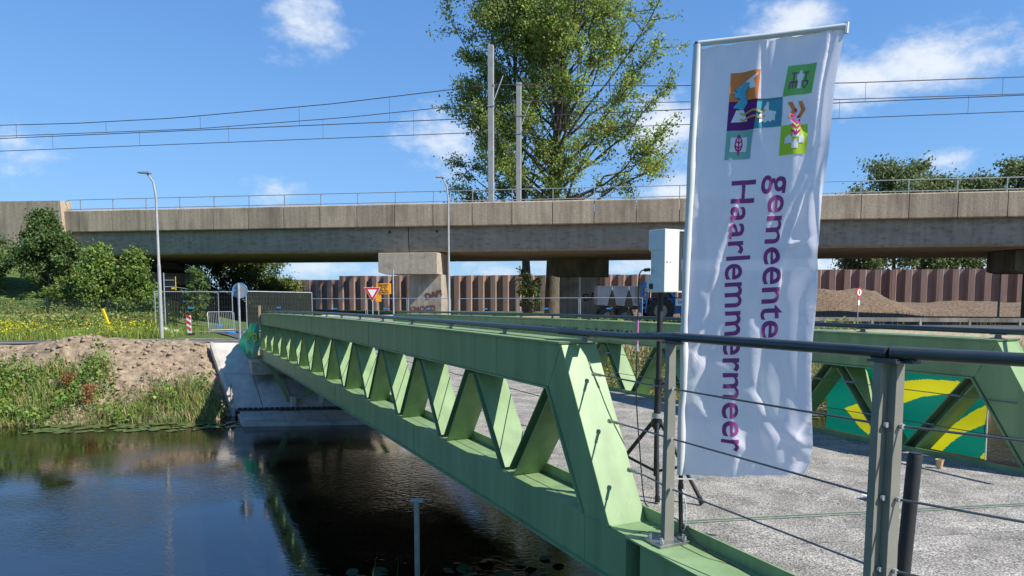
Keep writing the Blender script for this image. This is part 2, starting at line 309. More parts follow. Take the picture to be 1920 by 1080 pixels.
# ------------------------------------------------------------------ terrain
WATER_Z = -2.0
def y_edge(x): return 20.75 + .125*np.asarray(x, float)          # far water line
def y_near(x): return 6.4 + .125*np.asarray(x, float) + .3*np.sin(np.asarray(x, float)*.7)
def zt(x, y):
    x = np.asarray(x, float); y = np.asarray(y, float); s = y - y_edge(x)
    z = np.interp(s, [-4, -1.2, 0, .5, 3.0, 3.8, 6, 14, 24, 45, 400], [-3.2, -2.6, -2.05, -1.75, -.25, -.07, -.1, -.25, -.42, -.5, -.3])
    lump = sst(.2, 1.2, s)*(1-sst(3.4, 4.2, s))
    z = z + lump*((fbm(x*.9, y*.9, 5, 3)-.5)*.6 + (fbm(x*3.3, y*3.3, 4, 13)-.5)*.34) + sst(6, 12, s)*(fbm(x*.3, y*.3, 4, 5)-.5)*.12
    z = z + .32*np.exp(-(((x+13.3)/1.6)**2 + ((s-3.1)/.9)**2))       # spoil heap at the lamp
    z = z - .5*sst(-9.9, -9.4, x + (s-3)*.55)*(1-sst(.5, 2, x))*sst(-.6, 0, s)*(1-sst(3.3, 4.0, s))     # cut for the slope paving
    # near bank
    t = y_near(x) - y
    zn = np.interp(t, [-4, -1.0, 0, .4, 4.0, 6], [-3.2, -2.6, -2.05, -1.8, -.1, .1])
    z = np.where(y < 13.5 + .125*x, zn, z)
    # railway embankment behind and under the left end of the viaduct
    d = (x+29.564)*.9852 + (y-49.41)*-.171                          # along the viaduct
    q = (x+29.564)*.171 + (y-49.41)*.9852                           # behind its front
    emb = np.clip((7.2-d)/10.5, 0, 1)*np.clip((q+15)/12., 0, 1)*np.clip((17-q)/4., 0, 1)
    z = z + emb*4.9
    z = z + 1.9*sst(-15.5, -4, q)*(1-sst(-1, 1, q))*(1-sst(5, 13.5, d))*(1-emb)
    # spoil ridge against the sheet piles, right of the pier
    w = (y - (82.8-.208*(x+17.3)/.978))                             # <0 in front of the piles
    ridge = sst(14, 24, x)*np.clip(1-np.abs(w+5)/7, 0, 1)
    z = z + ridge*(1.25 + .5*(fbm(x*.35, y*.35, 4, 9)-.5))
    mound = np.exp(-(((x-27.5)/5.5)**4 + ((y-61)/4.2)**2))
    z = z + mound*(2.25 + 1.3*(fbm(x*.7, y*.7, 5, 8)-.5))
    sandh = np.exp(-(((x+13)/5.5)**2 + ((y-55)/3.5)**2)); z = z + sandh*(.75+.5*(fbm(x*.6, y*.6, 3, 4)-.5))
    return z
def axis(parts):
    a = []
    for lo, hi, st in parts: a += list(np.arange(lo, hi, st))
    return np.array(a)
def build_ground():
    xs = axis([(-3000, -300, 300), (-300, -60, 20), (-60, -34, 1.2), (-34, -18, .5), (-18, -5, .2), (-5, 20, .45), (20, 50, .7), (50, 90, 2), (90, 300, 20), (300, 3001, 300)])
    ys = axis([(-300, -20, 40), (-20, 0, 2), (0, 9, .5), (9, 18, 1.5), (18, 20, .3), (20, 26, .16), (26, 40, .6), (40, 70, .8), (70, 110, 2), (110, 400, 25), (400, 4001, 300)])
    X, Y = np.meshgrid(xs, ys); Z = zt(X, Y); s = Y - y_edge(X)
    V = np.stack([X, Y, Z], -1).reshape(-1, 3); nx = len(xs); ny = len(ys)
    I = np.arange(nx*ny).reshape(ny, nx); Fc = np.stack([I[:-1, :-1], I[:-1, 1:], I[1:, 1:], I[1:, :-1]], -1).reshape(-1, 4)
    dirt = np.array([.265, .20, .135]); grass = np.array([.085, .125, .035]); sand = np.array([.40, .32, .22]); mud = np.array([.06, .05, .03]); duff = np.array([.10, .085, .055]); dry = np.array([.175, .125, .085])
    n1 = fbm(X*.5, Y*.5, 4, 21); c = np.zeros(X.shape+(3,)); c[:] = grass
    def lay(col, m): c[:] = c*(1-m[..., None]) + col*m[..., None]
    lay(sand, sst(-10, -8.2, X + (n1-.5)*3)*sst(3.2, 4.2, s)*(1-sst(40, 48, s)))
    lay(sand*.95, sst(3.4, 4, s)*(1-sst(6.3, 7.6, s + (n1-.5)*2)))
    lay(dry, sst(4, 8, X)*sst(10, 16, s)*(1-sst(110, 130, Y))*np.maximum(sst(.28, .5, n1 + .1), sst(10, 13, X)*sst(24, 30, s)))
    lay(dirt, sst(-.3, .3, s)*(1-sst(3.6, 4.2, s)))
    lay(mud, 1-sst(-.3, .1, s)); lay(grass*.8, (Y < 7)*1.0)
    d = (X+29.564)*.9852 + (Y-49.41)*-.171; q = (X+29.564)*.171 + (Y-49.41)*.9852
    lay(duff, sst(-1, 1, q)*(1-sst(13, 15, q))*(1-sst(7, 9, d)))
    o = np_mesh('ground', V, Fc, None, tint=c.reshape(-1, 3), smooth=True)
    m = mat('ground', (.2, .15, .1), rough=.97, bump=.9, bscale=5, bdist=.07, spec=.15); nt = m.node_tree; N = nt.nodes; L = nt.links
    at = N.new('ShaderNodeAttribute'); at.attribute_name = 'tint'; tc = N.new('ShaderNodeTexCoord')
    n = N.new('ShaderNodeTexNoise'); L.new(tc.outputs['Object'], n.inputs['Vector']); n.inputs['Scale'].default_value = 4.5; n.inputs['Detail'].default_value = 8; n.inputs['Roughness'].default_value = .68
    mr = N.new('ShaderNodeMapRange'); L.new(n.outputs[0], mr.inputs[0]); mr.inputs[1].default_value = .32; mr.inputs[2].default_value = .68; mr.inputs[3].default_value = .42; mr.inputs[4].default_value = 1.6
    vm = N.new('ShaderNodeVectorMath'); vm.operation = 'SCALE'; L.new(at.outputs['Color'], vm.inputs[0]); L.new(mr.outputs[0], vm.inputs['Scale']); L.new(vm.outputs[0], N['Principled BSDF'].inputs['Base Color'])
    o.data.materials.append(m); tag(o, kind='structure')
build_ground()
def build_water():
    xs = np.linspace(-400, 400, 81); top = y_edge(xs)+1.2; bot = y_near(xs)-1.2
    V = [(x, y, WATER_Z) for x, a, b in zip(xs, bot, top) for y in (a, b)]
    Fc = [(2*i, 2*i+2, 2*i+3, 2*i+1) for i in range(80)]
    tag(np_mesh('canal_water', V, Fc, 'water'), kind='structure')
build_water()
def ribbon(name, mname, pts, w, dz=.012):           # paved strip draped over the ground
    vs = []; n = len(pts)
    for i, p in enumerate(pts):
        a = Vector(pts[max(i-1, 0)]); b = Vector(pts[min(i+1, n-1)]); t = (b-a).normalized(); sd = Vector((-t.y, t.x))
        for k in np.linspace(-.5, .5, 5):
            q = Vector(p) + sd*(w*k); vs.append((q.x, q.y, 0))
    V = np.array(vs); V[:, 2] = zt(V[:, 0], V[:, 1]) + dz
    V[:, 2] = np.repeat(V[:, 2].reshape(n, 5).mean(1), 5) + .02
    F_ = [(i*5+j, (i+1)*5+j, (i+1)*5+j+1, i*5+j+1) for i in range(n-1) for j in range(4)]
    return tag(np_mesh(name, V, F_, mname, smooth=True), kind='structure')
rx = np.arange(-70, -5.4, .8)
ribbon('towpath', 'asphalt', [(x, y_edge(x)+5.0) for x in rx], 1.7)
ribbon('towpath_kerb', 'kerb', [(x, y_edge(x)+4.05) for x in rx], .16, .04)
ribbon('bridge_road', 'asphalt', [(-6.1-.47*t, 23.6+.882*t) for t in np.arange(0, 14, .7)], 4.6, .03)
ribbon('cross_road', 'asphalt', [(x, 41.0-.171*x) for x in np.arange(-14, 90, 1.5)], 4.2, .03)

# ------------------------------------------------------------------ truss bridge
ANG = .4397; U = Vector((-math.sin(ANG), math.cos(ANG), 0)); NV = Vector((math.cos(ANG), math.sin(ANG), 0)); P_ = 1.5
BO = Vector((.2696, 4.8374, 0)); CW = .27
def zf(k): return .9556 - .0117*k - .0011*k*k
def BP(k, off, z): return BO + U*(P_*k) + NV*off + Vector((0, 0, z))
bridge = thing('truss_bridge', 'green steel truss footbridge with dark handrails spanning the canal', 'bridge', tuple(BP(-.5, 1.9, .2)))
def chord(name, k0t, k0b, k1t, k1b, off, dz, lo, hi, n=26, ov0=0, ov1=0):
    """box girder following the camber, ends may be raked"""
    rings = []
    for i in range(n+1):
        t = i/n; kt = k0t+(k1t-k0t)*t; kb = k0b+(k1b-k0b)*t
        rings.append([BP(kb, off-ov0, zf(kb)+dz+lo), BP(kb, off+CW+ov1, zf(kb)+dz+lo), BP(kt, off+CW+ov1, zf(kt)+dz+hi), BP(kt, off-ov0, zf(kt)+dz+hi)])
    return MB().sweep(rings)
LOW = -.757; LH = .30
def build_truss(off, kk, dz, near):
    k0, kn, st = kk; n = int(round((kn-k0)/st))
    ke = k0 + n*st
    tc = chord('top_chord', k0-.085, k0+.03, ke+.085, ke-.03, off, dz, 0, .30).build('top_chord', 'green_paint', bridge)
    chord('', k0-.092, k0-.087, ke+.092, ke+.087, off, dz, .302, .316, ov0=.018, ov1=.018).build('top_flange', 'green_paint', tc)
    chord('', k0+.036, k0+.036, ke-.036, ke-.036, off, dz, -.016, -.002, ov0=.014, ov1=.014).build('soffit_flange', 'green_paint', tc)
    bc = chord('', k0-.60, k0-.60, ke+.60, ke+.60, off, dz, LOW-LH, LOW).build('bottom_chord', 'green_paint', bridge)
    chord('', k0-.60, k0-.60, ke+.60, ke+.60, off, dz, LOW-LH-.016, LOW-LH-.002, ov0=.03, ov1=.03).build('bottom_flange', 'green_paint', bc)
    lipoff = off+CW+.003 if near else off-.015
    rings = []
    for i in range(27):
        k = k0-.6+(ke+1.2-k0)*i/26; z = zf(k)+dz
        rings.append([BP(k, lipoff, z+LOW-.1), BP(k, lipoff+.012, z+LOW-.1), BP(k, lipoff+.012, z+LOW+.08), BP(k, lipoff, z+LOW+.08)])
    MB().sweep(rings).build('deck_lip', 'green_paint', bc)
    for sgn, kb in ((1, k0), (-1, ke)):                                    # raked end posts
        z = lambda k, d: zf(k)+dz+d
        poly = [BP(kb-sgn*.0865, off, z(kb, .298)), BP(kb+sgn*.029, off, z(kb, .0)), BP(kb-sgn*.30, off, z(kb, LOW+.002)), BP(kb-sgn*.49, off, z(kb, LOW+.002))]
        ep = MB().extrude(poly, NV*CW).build('end_post', 'green_paint', bridge, bevel=.004)
        a = BP(kb+sgn*.036, off-.012, z(kb, -.016)); b = BP(kb-sgn*.288, off-.012, z(kb, LOW+.002))
        MB().bar(a+NV*(CW/2+.012), b+NV*(CW/2+.012), CW+.028, .014, NV).build('post_flange', 'green_paint', ep)
    Wd = CW - .02
    for j in range(n):                                                      # H-section diagonals
        kt0 = k0+j*st; km = kt0+st/2; kt1 = kt0+st
        for a, b in (((kt0+.045, 0), (km-.045, LOW)), ((kt1-.045, 0), (km+.045, LOW))):
            A = BP(a[0], off+CW/2, zf(a[0])+dz-.017); Bb = BP(b[0], off+CW/2, zf(b[0])+dz+LOW+.001); t = (Bb-A).normalized(); g = t.cross(NV).normalized()
            m = MB(); ln = (Bb-A).length
            for sg in (-1, 1): m.box((A+Bb)/2+g*(.044*sg), (Wd, ln, .010), NV, t, g)
            m.box((A+Bb)/2, (.010, ln, .0775), NV, t, g)
            d = m.build('diagonal', 'green_paint', bridge)
            # cable eyelets on the inner edge
            ins = off+CW+.002 if near else off-.002
            for cz in CZ:
                f = (A.z-(zf((a[0]+b[0])/2)+dz+cz))/(A.z-Bb.z); q = A.lerp(Bb, f)
                q = q + NV*((ins-off-CW/2))
                MB().tube([q-U*.05, q+U*.05], .011, 8).build('cable_eyelet', 'steel', d)
    return k0, ke
CZ = (-.17, -.45)
build_truss(0, (0, 12, 1.0), 0, True)
build_truss(3.61, (-.43, 11.0, .9525), -.053, False)
for off, ke0, ke1, dz, near in ((0, 0, 12, 0, True), (3.61, -.43, 11.0, -.053, False)):
    io = off+CW+.016 if near else off-.016
    for cz in CZ:
        ks = np.linspace(ke0-.2+cz*.5+.08, ke1, 25); MB().tube([BP(k, io, zf(k)+dz+cz) for k in ks], .0042, 6).build('cable', 'cable_steel', bridge, smooth=True)
    # handrail on small brackets
    rc = off+CW/2; e0 = ke0-.78 if near else ke0-.9
    hr = MB().tube([BP(k, rc, zf(k)+dz+.375 + (.022 if k < ke0-.6 else 0)) for k in np.linspace(e0, ke1+.1, 40)], .024, 14).build('handrail', 'rail_paint', bridge, smooth=True)
    for k in np.arange(-.138 if near else -.463, ke1, .845):
        z = zf(k)+dz; m = MB(); c = BP(k, rc, z)
        m.extrude([c+NV*-.006+U*-.03+Vector((0, 0, .317)), c+NV*-.006+U*.03+Vector((0, 0, .317)), c+NV*-.006+U*.018+Vector((0, 0, .36)), c+NV*-.006+U*-.018+Vector((0, 0, .36))], NV*.012)
        m.box(c+Vector((0, 0, .319)), (.06, .10, .006), NV, U); m.box(c+Vector((0, 0, .352)), (.04, .12, .008), NV, U)
        m.build('rail_bracket', 'post_grey', hr)
# weld seams and plate joints on the near truss
def welds():
    for k in (.62, 3.4, 6.3, 9.2):
        MB().tube([BP(k, -.001, zf(k)+.004), BP(k, -.001, zf(k)+.297)], .0035, 5).build('weld_seam', 'green_paint', bridge)
    for k in (-.30, 2.1, 4.9, 7.8, 10.4):
        MB().tube([BP(k, -.001, zf(k)+LOW-LH+.003), BP(k, -.001, zf(k)+LOW-.003)], .0035, 5).build('weld_seam', 'green_paint', bridge)
    for a, b in (((-.486, LOW+.004), (-.30, LOW+.004)),):
        MB().tube([BP(a[0], -.003, zf(0)+a[1]), BP(b[0], -.003, zf(0)+b[1])], .006, 6).build('weld_seam', 'green_paint', bridge)
        MB().tube([BP(-.49, .0, zf(0)+LOW+.005), BP(-.49, CW, zf(0)+LOW+.005)], .006, 6).build('weld_seam', 'green_paint', bridge)
    for j in range(12):
        k = j+.5; MB().tube([BP(k-.12, .012, zf(k)+LOW+.004), BP(k+.12, .012, zf(k)+LOW+.004)], .005, 5).build('weld_seam', 'green_paint', bridge)
welds()
# deck
rings = []
for k in np.linspace(-.9, 12.9, 30):
    z = zf(k)+LOW+.045; sk = -.163; g = .285
    rings.append([BP(k+sk*g, g, z-.12), BP(k+sk*3.59, 3.592, z-.173), BP(k+sk*3.59, 3.592, z-.053), BP(k+sk*g, g, z)])
deck = MB().sweep(rings).build('deck', 'deck_grit', bridge)
m = MB()
for dk in (-.021, .004):
    a = .30; b = 3.58; m.bar(BP(-.655+dk-.163*(a-.43), a, zf(-.9)+LOW+.049-.0), BP(-.655+dk-.163*(b-.43), b, zf(-.9)+LOW-.003), .007, .006, U)
m.build('joint_strip', 'joint_steel', bridge)
# cross beams under the deck
for k in np.arange(.5, 12, 1.5):
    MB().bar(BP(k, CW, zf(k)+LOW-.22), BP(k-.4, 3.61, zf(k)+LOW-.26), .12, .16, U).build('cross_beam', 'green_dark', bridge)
# V supports at the far bank
def v_support(off):
    base = BP(11.75, off+.88, -1.60)
    m = MB(); m.box(base+Vector((0, 0, -.0)), (.62, .3, .05), NV, U); pl = m.build('support_foot', 'green_paint', bridge)
    for o2, bo in ((off+.12, -.2), (off+1.72, .2)):
        top = BP(11.75, o2, zf(11.75)+LOW-LH-.05); b = base+NV*bo+Vector((0, 0, .02))
        MB().bar(b, top, .13, .16, NV).build('support_strut', 'green_paint', bridge)
    for o2 in (-.16, 0, .16): MB().tube([base+NV*o2*1.5-U*.1, base+NV*o2*1.5-U*.1+Vector((0, 0, .07))], .018, 6).build('bolt', 'steel', pl)
v_support(0); v_support(1.95)
# lettering band on the inner face of the far top chord
m = MB(); k = 2.0; random.seed(3)
while k < 8.2:
    w = random.uniform(.02, .07); h = random.choice((.035, .035, .04, .06, .065)); z = zf(k)-.053
    c = BP(k, 3.604, z+.115+h/2); m.box(c, (.003, w, h), NV, U)
    if random.random() < .6: m.box(BP(k+.012, 3.604, z+.115+.04), (.003, .012, .08), NV, U)
    k += w/1.5 + random.choice((.006, .006, .012, .04))
m.build('lettering', 'lettering', bridge)

# ------------------------------------------------------------------ approach: edge beam, deck, railing
appr = thing('bridge_approach', 'green edge beam and speckled grey deck leading onto the bridge', 'ramp', tuple(BP(-2, .5, -.4)))
zb = zf(-.7)+LOW
def abox(k0, k1, o0, o1, z0, z1, name, mn, parent=appr, bevel=0):
    return MB().extrude([BP(k0, o0, z0), BP(k1, o0, z0), BP(k1, o0, z1), BP(k0, o0, z1)], NV*(o1-o0)).build(name, mn, parent, bevel=bevel)
abox(-.70, -5.5, 0, CW, zb-LH-.3, zb-.012, 'edge_beam', 'green_paint')
abox(-.612, -5.5, -.02, CW-.002, zb-.010, zb+.002, 'beam_flange', 'green_paint')
abox(-.612, -.622, -.015, CW, zb-LH-.3, zb-.011, 'end_plate', 'green_paint')
abox(-.623, -.699, .10, CW, zb-LH-.3, zb-.012, 'recess_inset', 'green_dark')  # box set back in the joint gap, recess shade put in as dark green
abox(-.612, -5.5, CW+.001, CW+.013, zb-.1, zb+.075, 'deck_lip', 'green_paint')
m = MB(); c = BP(-.66, .10, zb-.17); m.tube([c, c-NV*.05], .011, 10); m.tube([c-NV*.005, c-NV*.022], .02, 6); m.build('bolt', 'steel', appr, smooth=True)
z0 = zf(-.9)+LOW+.044
MB().extrude([BP(-.905-.163*.285, .286, z0), BP(-.905-.163*3.59, 3.59, z0-.053), BP(-2.6, 9, z0-.10), BP(-8, 9, z0-.08), BP(-8, .286, z0)], (0, 0, -.15)).build('deck', 'deck_grit', appr)
abox(-1.05, -5.5, 3.61, 3.88, zb-.7, zb-.06, 'edge_beam', 'green_paint')
MB().box(BP(-.74, 1.84, z0-.012+.012), (.09, .17, .004), NV, U).build('white_paint_patch', 'white', appr)
railing = thing('approach_railing', 'grey post and wire-rope railing with dark tube handrail in the foreground', 'railing', tuple(BP(-.75, .15, zb)))
RZ = 1.36
hr1 = MB().tube([BP(-.785, .135, RZ), BP(-1.2, .20, RZ), BP(-1.552, .265, RZ)], .0245, 16).build('handrail', 'rail_paint', railing, smooth=True)
MB().tube([BP(-.765, .132, RZ), BP(-.80, .138, RZ)], .0262, 16).build('sleeve_joint', 'rail_paint', hr1, smooth=True)
hr2 = MB().tube([BP(-1.556, .272, RZ), BP(-1.9, .52, RZ-.004), BP(-2.6, 1.05, RZ-.01)], .0255, 16).build('handrail', 'rail_paint', railing, smooth=True)
def rpost(k, off, zbase, w=.066, d=.036, plate=True):
    c = BP(k, off, 0); m = MB()
    def rect(z, ww): return [c+NV*(a*ww/2)+U*(b*d)+Vector((0, 0, z)) for a, b in ((-1, 0), (1, 0), (1, 1), (-1, 1))]
    m.sweep([rect(zbase, w), rect(RZ-.04, w*.66)])                                                   # tapered flat post
    p = m.build('post', 'post_grey', railing, bevel=.0015)
    s = MB(); s.box(c+U*.0+Vector((0, 0, RZ-.034)), (.05, .13, .010), NV, U); s.box(c+Vector((0, 0, RZ-.028)), (.03, .11, .012), NV, U); s.build('saddle', 'rail_paint', p)
    if plate:
        q = MB().box(c+U*.02+Vector((0, 0, zbase+.009)), (.20, .15, .018), NV, U).build('base_plate', 'steel', p, bevel=.002)
        for i in (-1, 1):
            for j in (-1, 1):
                b = c+U*(.02+.05*j)+NV*(.075*i)+Vector((0, 0, zbase+.019)); bm = MB(); bm.tube([b, b+Vector((0, 0, .02))], .0155, 6); bm.tube([b+Vector((0, 0, .02)), b+Vector((0, 0, .03))], .009, 8); bm.build('bolt', 'galv', q)
    return p
p1 = rpost(-.755, .135, zb+.002)
p2 = rpost(-1.548, .262, zb+.002, w=.070); p3 = rpost(-1.572, .308, zb+.002, w=.070, plate=False)
CA = ((-.207, 1.068), (-.338, .791), (-.486, .528))
for (ks, z), r1, r2 in zip(CA, (1.075, .80, .52), (1.069, .77, .472)):
    f = MB(); a = BP(ks, .15, z); f.tube([a, BP(ks-.05, .149, z+.002)], .0095, 10); f.tube([BP(ks-.05, .149, z+.002), BP(ks-.10, .148, z+.003)], .006, 8); f.tube([BP(ks+.012, .15, z), a], .015, 8)
    f.build('tension_fitting', 'steel', railing, smooth=True)
    MB().tube([BP(ks-.1, .148, z+.003), BP(-.755, .135, r1), BP(-1.545, .262, r2)], .0052, 8).build('wire_rope', 'cable_steel', railing, smooth=True)
    MB().tube([BP(-1.572, .31, r2-.004), BP(-1.95, .555, r2-.01), BP(-2.6, 1.05, r2-.02)], .0052, 8).build('wire_rope', 'cable_steel', railing, smooth=True)
    for k, o, zz in ((-.762, .128, r1), (-1.553, .265, r2), (-1.577, .312, r2-.004)):
        c = BP(k, o, zz); MB().tube([c, c-U*.012], .011, 14).build('grommet', 'galv', railing, smooth=True)

# ------------------------------------------------------------------ flag
flag = thing('beach_flag', 'tall white municipal flag with coloured logo and purple lettering on a pole', 'flag', (.953, 3.93, .25))
FL = [(0, 1.005, 2.90), (.5, .968, 1.74), (1, .961, .577)]; FR = [(0, 1.78, 3.0), (.12, 1.745, 2.71), (.36, 1.695, 2.115), (.69, 1.682, 1.33), (.88, 1.69, .82), (.97, 1.685, .64), (1, 1.655, .577)]
def pl(c, t, i): return np.interp(t, [p[0] for p in c], [p[i] for p in c])
def flag_xyz(s, t):
    s = np.asarray(s, float); t = np.asarray(t, float)
    xl = pl(FL, t, 1); zl = pl(FL, t, 2); xr = pl(FR, t, 1); zr = pl(FR, t, 2)
    x = xl+(xr-xl)*s; z = zl+(zr-zl)*s - .012*np.sin(np.pi*s)*(t > .93)*np.clip((t-.93)/.07, 0, 1)
    e = np.sin(np.pi*np.clip(s, 0, 1))**.5
    y0 = 3.95 - .30*s; x = x*(y0/3.95); z = 1.6+(z-1.6)*(y0/3.95)
    y = y0 + .03*s*np.sin(t*2.2)
    y = y + e*(.016*np.sin(2*np.pi*(2.1*s+.9*t)+.5)*(.35+t*.5) + .011*np.sin(2*np.pi*(4.3*s-2.2*t)+1.1)*(.4+.6*np.cos(3*t)**2))
    y = y + .010*np.sin(2*np.pi*6.5*s+.8*np.sin(9*t))*np.exp(-t*9)                                     # gathers under the top bar
    def ridge(s0, t0, s1, t1, w, a):                                                                     # crease from (s0,t0) to (s1,t1)
        ds, dt = s1-s0, (t1-t0)*3.1; L2 = ds*ds+dt*dt; q = np.clip(((s-s0)*ds+(t-t0)*3.1*dt)/L2, 0, 1)
        px = s-s0-q*ds; pt = (t-t0)*3.1-q*dt; sg = (px*dt-pt*ds)/math.sqrt(L2); dd = np.sqrt(px*px+pt*pt)
        return a*np.exp(-(dd/w)**2)*(.3+.7*np.sin(np.pi*np.clip(q, .03, .97))) + a*.5*np.tanh(sg/w*1.5)*np.exp(-(dd/(w*2.6))**2)
    for r in ((.86, .33, .72, .47, .035, .035), (.70, .47, .90, .455, .022, .03), (.72, .47, .66, .60, .045, .03), (.93, .25, .98, .46, .03, .03), (.06, .30, .14, .56, .045, -.022),
              (.04, .78, .40, .58, .05, .026), (.04, .74, .30, .42, .045, .02), (.05, .70, .55, .80, .05, -.02), (.05, .83, .5, .95, .05, .022), (.5, .66, .95, .52, .06, -.024),
              (.35, .08, .5, .26, .04, .02), (.55, .1, .8, .2, .05, -.022), (.92, .03, .93, .33, .03, -.03), (.6, .85, .95, .93, .05, .03), (.7, .95, .95, .86, .03, .02), (.42, .27, .16, .50, .04, .018)):
        y = y - .78*ridge(*r)
    y = y + (fbm(s*6, t*17, 2, 41)-.5)*.010*e
    x = x + .006*np.sin(t*19+s*3)*s
    return np.stack([x, y, z], -1)
def flag_front(s, t, off=.003):
    P = flag_xyz(s, t); e = 1e-3; a = flag_xyz(s+e, t)-P; b = flag_xyz(s, t+e)-P; n = np.cross(b, a); n /= np.linalg.norm(n, axis=-1, keepdims=True)
    n = np.where(n[..., 1:2] > 0, -n, n); return P + n*off
def build_flag():
    ns, nt_ = 110, 300; s, t = np.meshgrid(np.linspace(.0, 1, ns), np.linspace(.0, 1, nt_)); V = flag_xyz(s, t).reshape(-1, 3)
    I = np.arange(ns*nt_).reshape(nt_, ns); Fc = np.stack([I[:-1, :-1], I[1:, :-1], I[1:, 1:], I[:-1, 1:]], -1).reshape(-1, 4)
    cl = np_mesh('cloth', V, Fc, 'flag_cloth', flag, smooth=True)
    ts = np.linspace(0, 1, 60); P = flag_xyz(np.zeros(60)+.0, ts)
    MB().tube([(p[0]-.012, p[1]+.002, p[2]+(.0 if i else .02)) for i, p in enumerate(P)], [.021+.002*math.sin(i*.5) for i in range(60)], 14).build('pole_sleeve', 'flag_bar', flag, smooth=True)
    MB().tube([(.998, 3.952, 2.925), (1.34, 3.80, 2.915), (1.648, 3.65, 2.907)], .015, 12).build('top_bar_sleeve', 'flag_bar', flag, smooth=True)
    MB().tube([(.992, 3.952, 2.90), (.984, 3.952, 2.918), (.992, 3.952, 2.928)], .014, 8).build('corner_elbow', 'black', flag, smooth=True)
    MB().tube([(1.648, 3.65, 2.873), (1.652, 3.65, 2.926)], .012, 8).build('bar_end_cap', 'flag_bar', flag, smooth=True)
    MB().tube([(.950, 3.952, .62), (.949, 3.94, .45), (.953, 3.93, .25)], [.0125, .0125, .012], 12).build('pole', 'black_matt', flag, smooth=True)
    MB().tube([(.950, 3.945, .525), (.9495, 3.942, .495)], .016, 12).build('pole_clamp', 'black', flag, smooth=True)
    MB().tube([(.953, 3.925, .50), (.966, 3.92, .47), (.975, 3.915, .40), (.978, 3.915, .33), (.97, 3.915, .275), (.957, 3.918, .265)], .0028, 6).build('cord', 'flag_bar', flag, smooth=True)
    MB().box((.962, 3.916, .465), (.014, .003, .022)).build('cord_tag', 'white', flag)
    MB().bar((.915, 3.90, .567), (1.05, 3.905, .563), .007, .002, (0, 0, 1)).build('cable_tie', 'zip_tie', flag)
    # -- print: mapped from flat flag coordinates (metres, origin top-left, down positive) onto the cloth
    FW, FH = .755, 2.36
    def printed(name, mname, polys, off):
        bm = bmesh.new()
        for poly in polys:
            bm.faces.new([bm.verts.new((x, y, 0)) for x, y in poly])
        return bm, name, mname, off
    def finish(bm, name, mname, off, parent=cl):
        bmesh.ops.triangulate(bm, faces=bm.faces[:])
        for ax, n, lim in ((0, (1, 0, 0), FW), (1, (0, 1, 0), FH)):
            lo = min(v.co[ax] for v in bm.verts); hi = max(v.co[ax] for v in bm.verts); st = .022; q = math.ceil(lo/st)*st
            while q < hi:
                co = (q, 0, 0) if ax == 0 else (0, q, 0)
                bmesh.ops.bisect_plane(bm, geom=bm.verts[:]+bm.edges[:]+bm.faces[:], plane_co=co, plane_no=n); q += st
        bmesh.ops.triangulate(bm, faces=bm.faces[:])
        me = bpy.data.meshes.new(name); bm.to_mesh(me); bm.free()
        co = np.zeros(len(me.vertices)*3); me.vertices.foreach_get('co', co); co = co.reshape(-1, 3)
        W3 = flag_front(co[:, 0]/FW, co[:, 1]/FH, off) - np.array(wloc(parent)); me.vertices.foreach_set('co', W3.ravel()); me.update()
        o = link(name, me, mname, parent); me.polygons.foreach_set('use_smooth', [True]*len(me.polygons)); return o
    def shape(name, mname, polys, off=.003): finish(*printed(name, mname, polys, off))
    def text(body, size, x0, y0, xs=1.0, emb=.012):
        cu = bpy.data.curves.new('t', 'FONT'); cu.body = body; cu.size = size; cu.offset = emb*size; cu.resolution_u = 5; cu.space_character = 1.02
        to = bpy.data.objects.new('t', cu); COL.objects.link(to); dg = bpy.context.evaluated_depsgraph_get(); me = bpy.data.meshes.new_from_object(to.evaluated_get(dg))
        bm = bmesh.new(); bm.from_mesh(me); bpy.data.objects.remove(to)
        # rotate 90 deg clockwise: reading downwards
        L_ = max(v.co.x for v in bm.verts)
        for v in bm.verts: v.co = Vector((x0 + v.co.y*xs, y0 + v.co.x, 0))
        return bm, L_
    bm, L1 = text('gemeente', .205, .44, .715, 1.0)
    k = .885/L1
    for v in bm.verts: v.co.y = .715 + (v.co.y-.715)*k
    finish(bm, 'lettering', 'purple', .003)
    bm, L2 = text('Haarlemmermeer', .205, .225, .715, .96); k = 1.50/L2
    for v in bm.verts: v.co.y = .715 + (v.co.y-.715)*k
    finish(bm, 'lettering', 'purple', .003)
    # logo grid: 0.148 m squares
    q = .153; gx, gy = .172, .155
    def sq(cx, cy, w=1, h=1): return [(gx+cx*q, gy+cy*q), (gx+(cx+w)*q, gy+cy*q), (gx+(cx+w)*q, gy+(cy+h)*q), (gx+cx*q, gy+(cy+h)*q)]
    def P(cx, cy, pts): return [(gx+(cx+a)*q, gy+(cy+b)*q) for a, b in pts]
    shape('logo_square', 'logo_orange', [sq(0, 0)]); shape('logo_square', 'logo_violet', [sq(0, 1)]); shape('logo_square', 'logo_teal', [sq(1, 1)])
    shape('logo_square', 'logo_mint', [sq(0, 2)]); shape('logo_square', 'logo_green', [sq(2, 0)]); shape('logo_square', 'logo_lime', [sq(2, 2)])
    w2 = .005
    shape('logo_plane', 'logo_white', [P(0, 0, [(.1, .72), (.9, .1), (.92, .15), (.8, .32), (.88, .6), (.72, .62), (.66, .42), (.3, .68)])], w2)
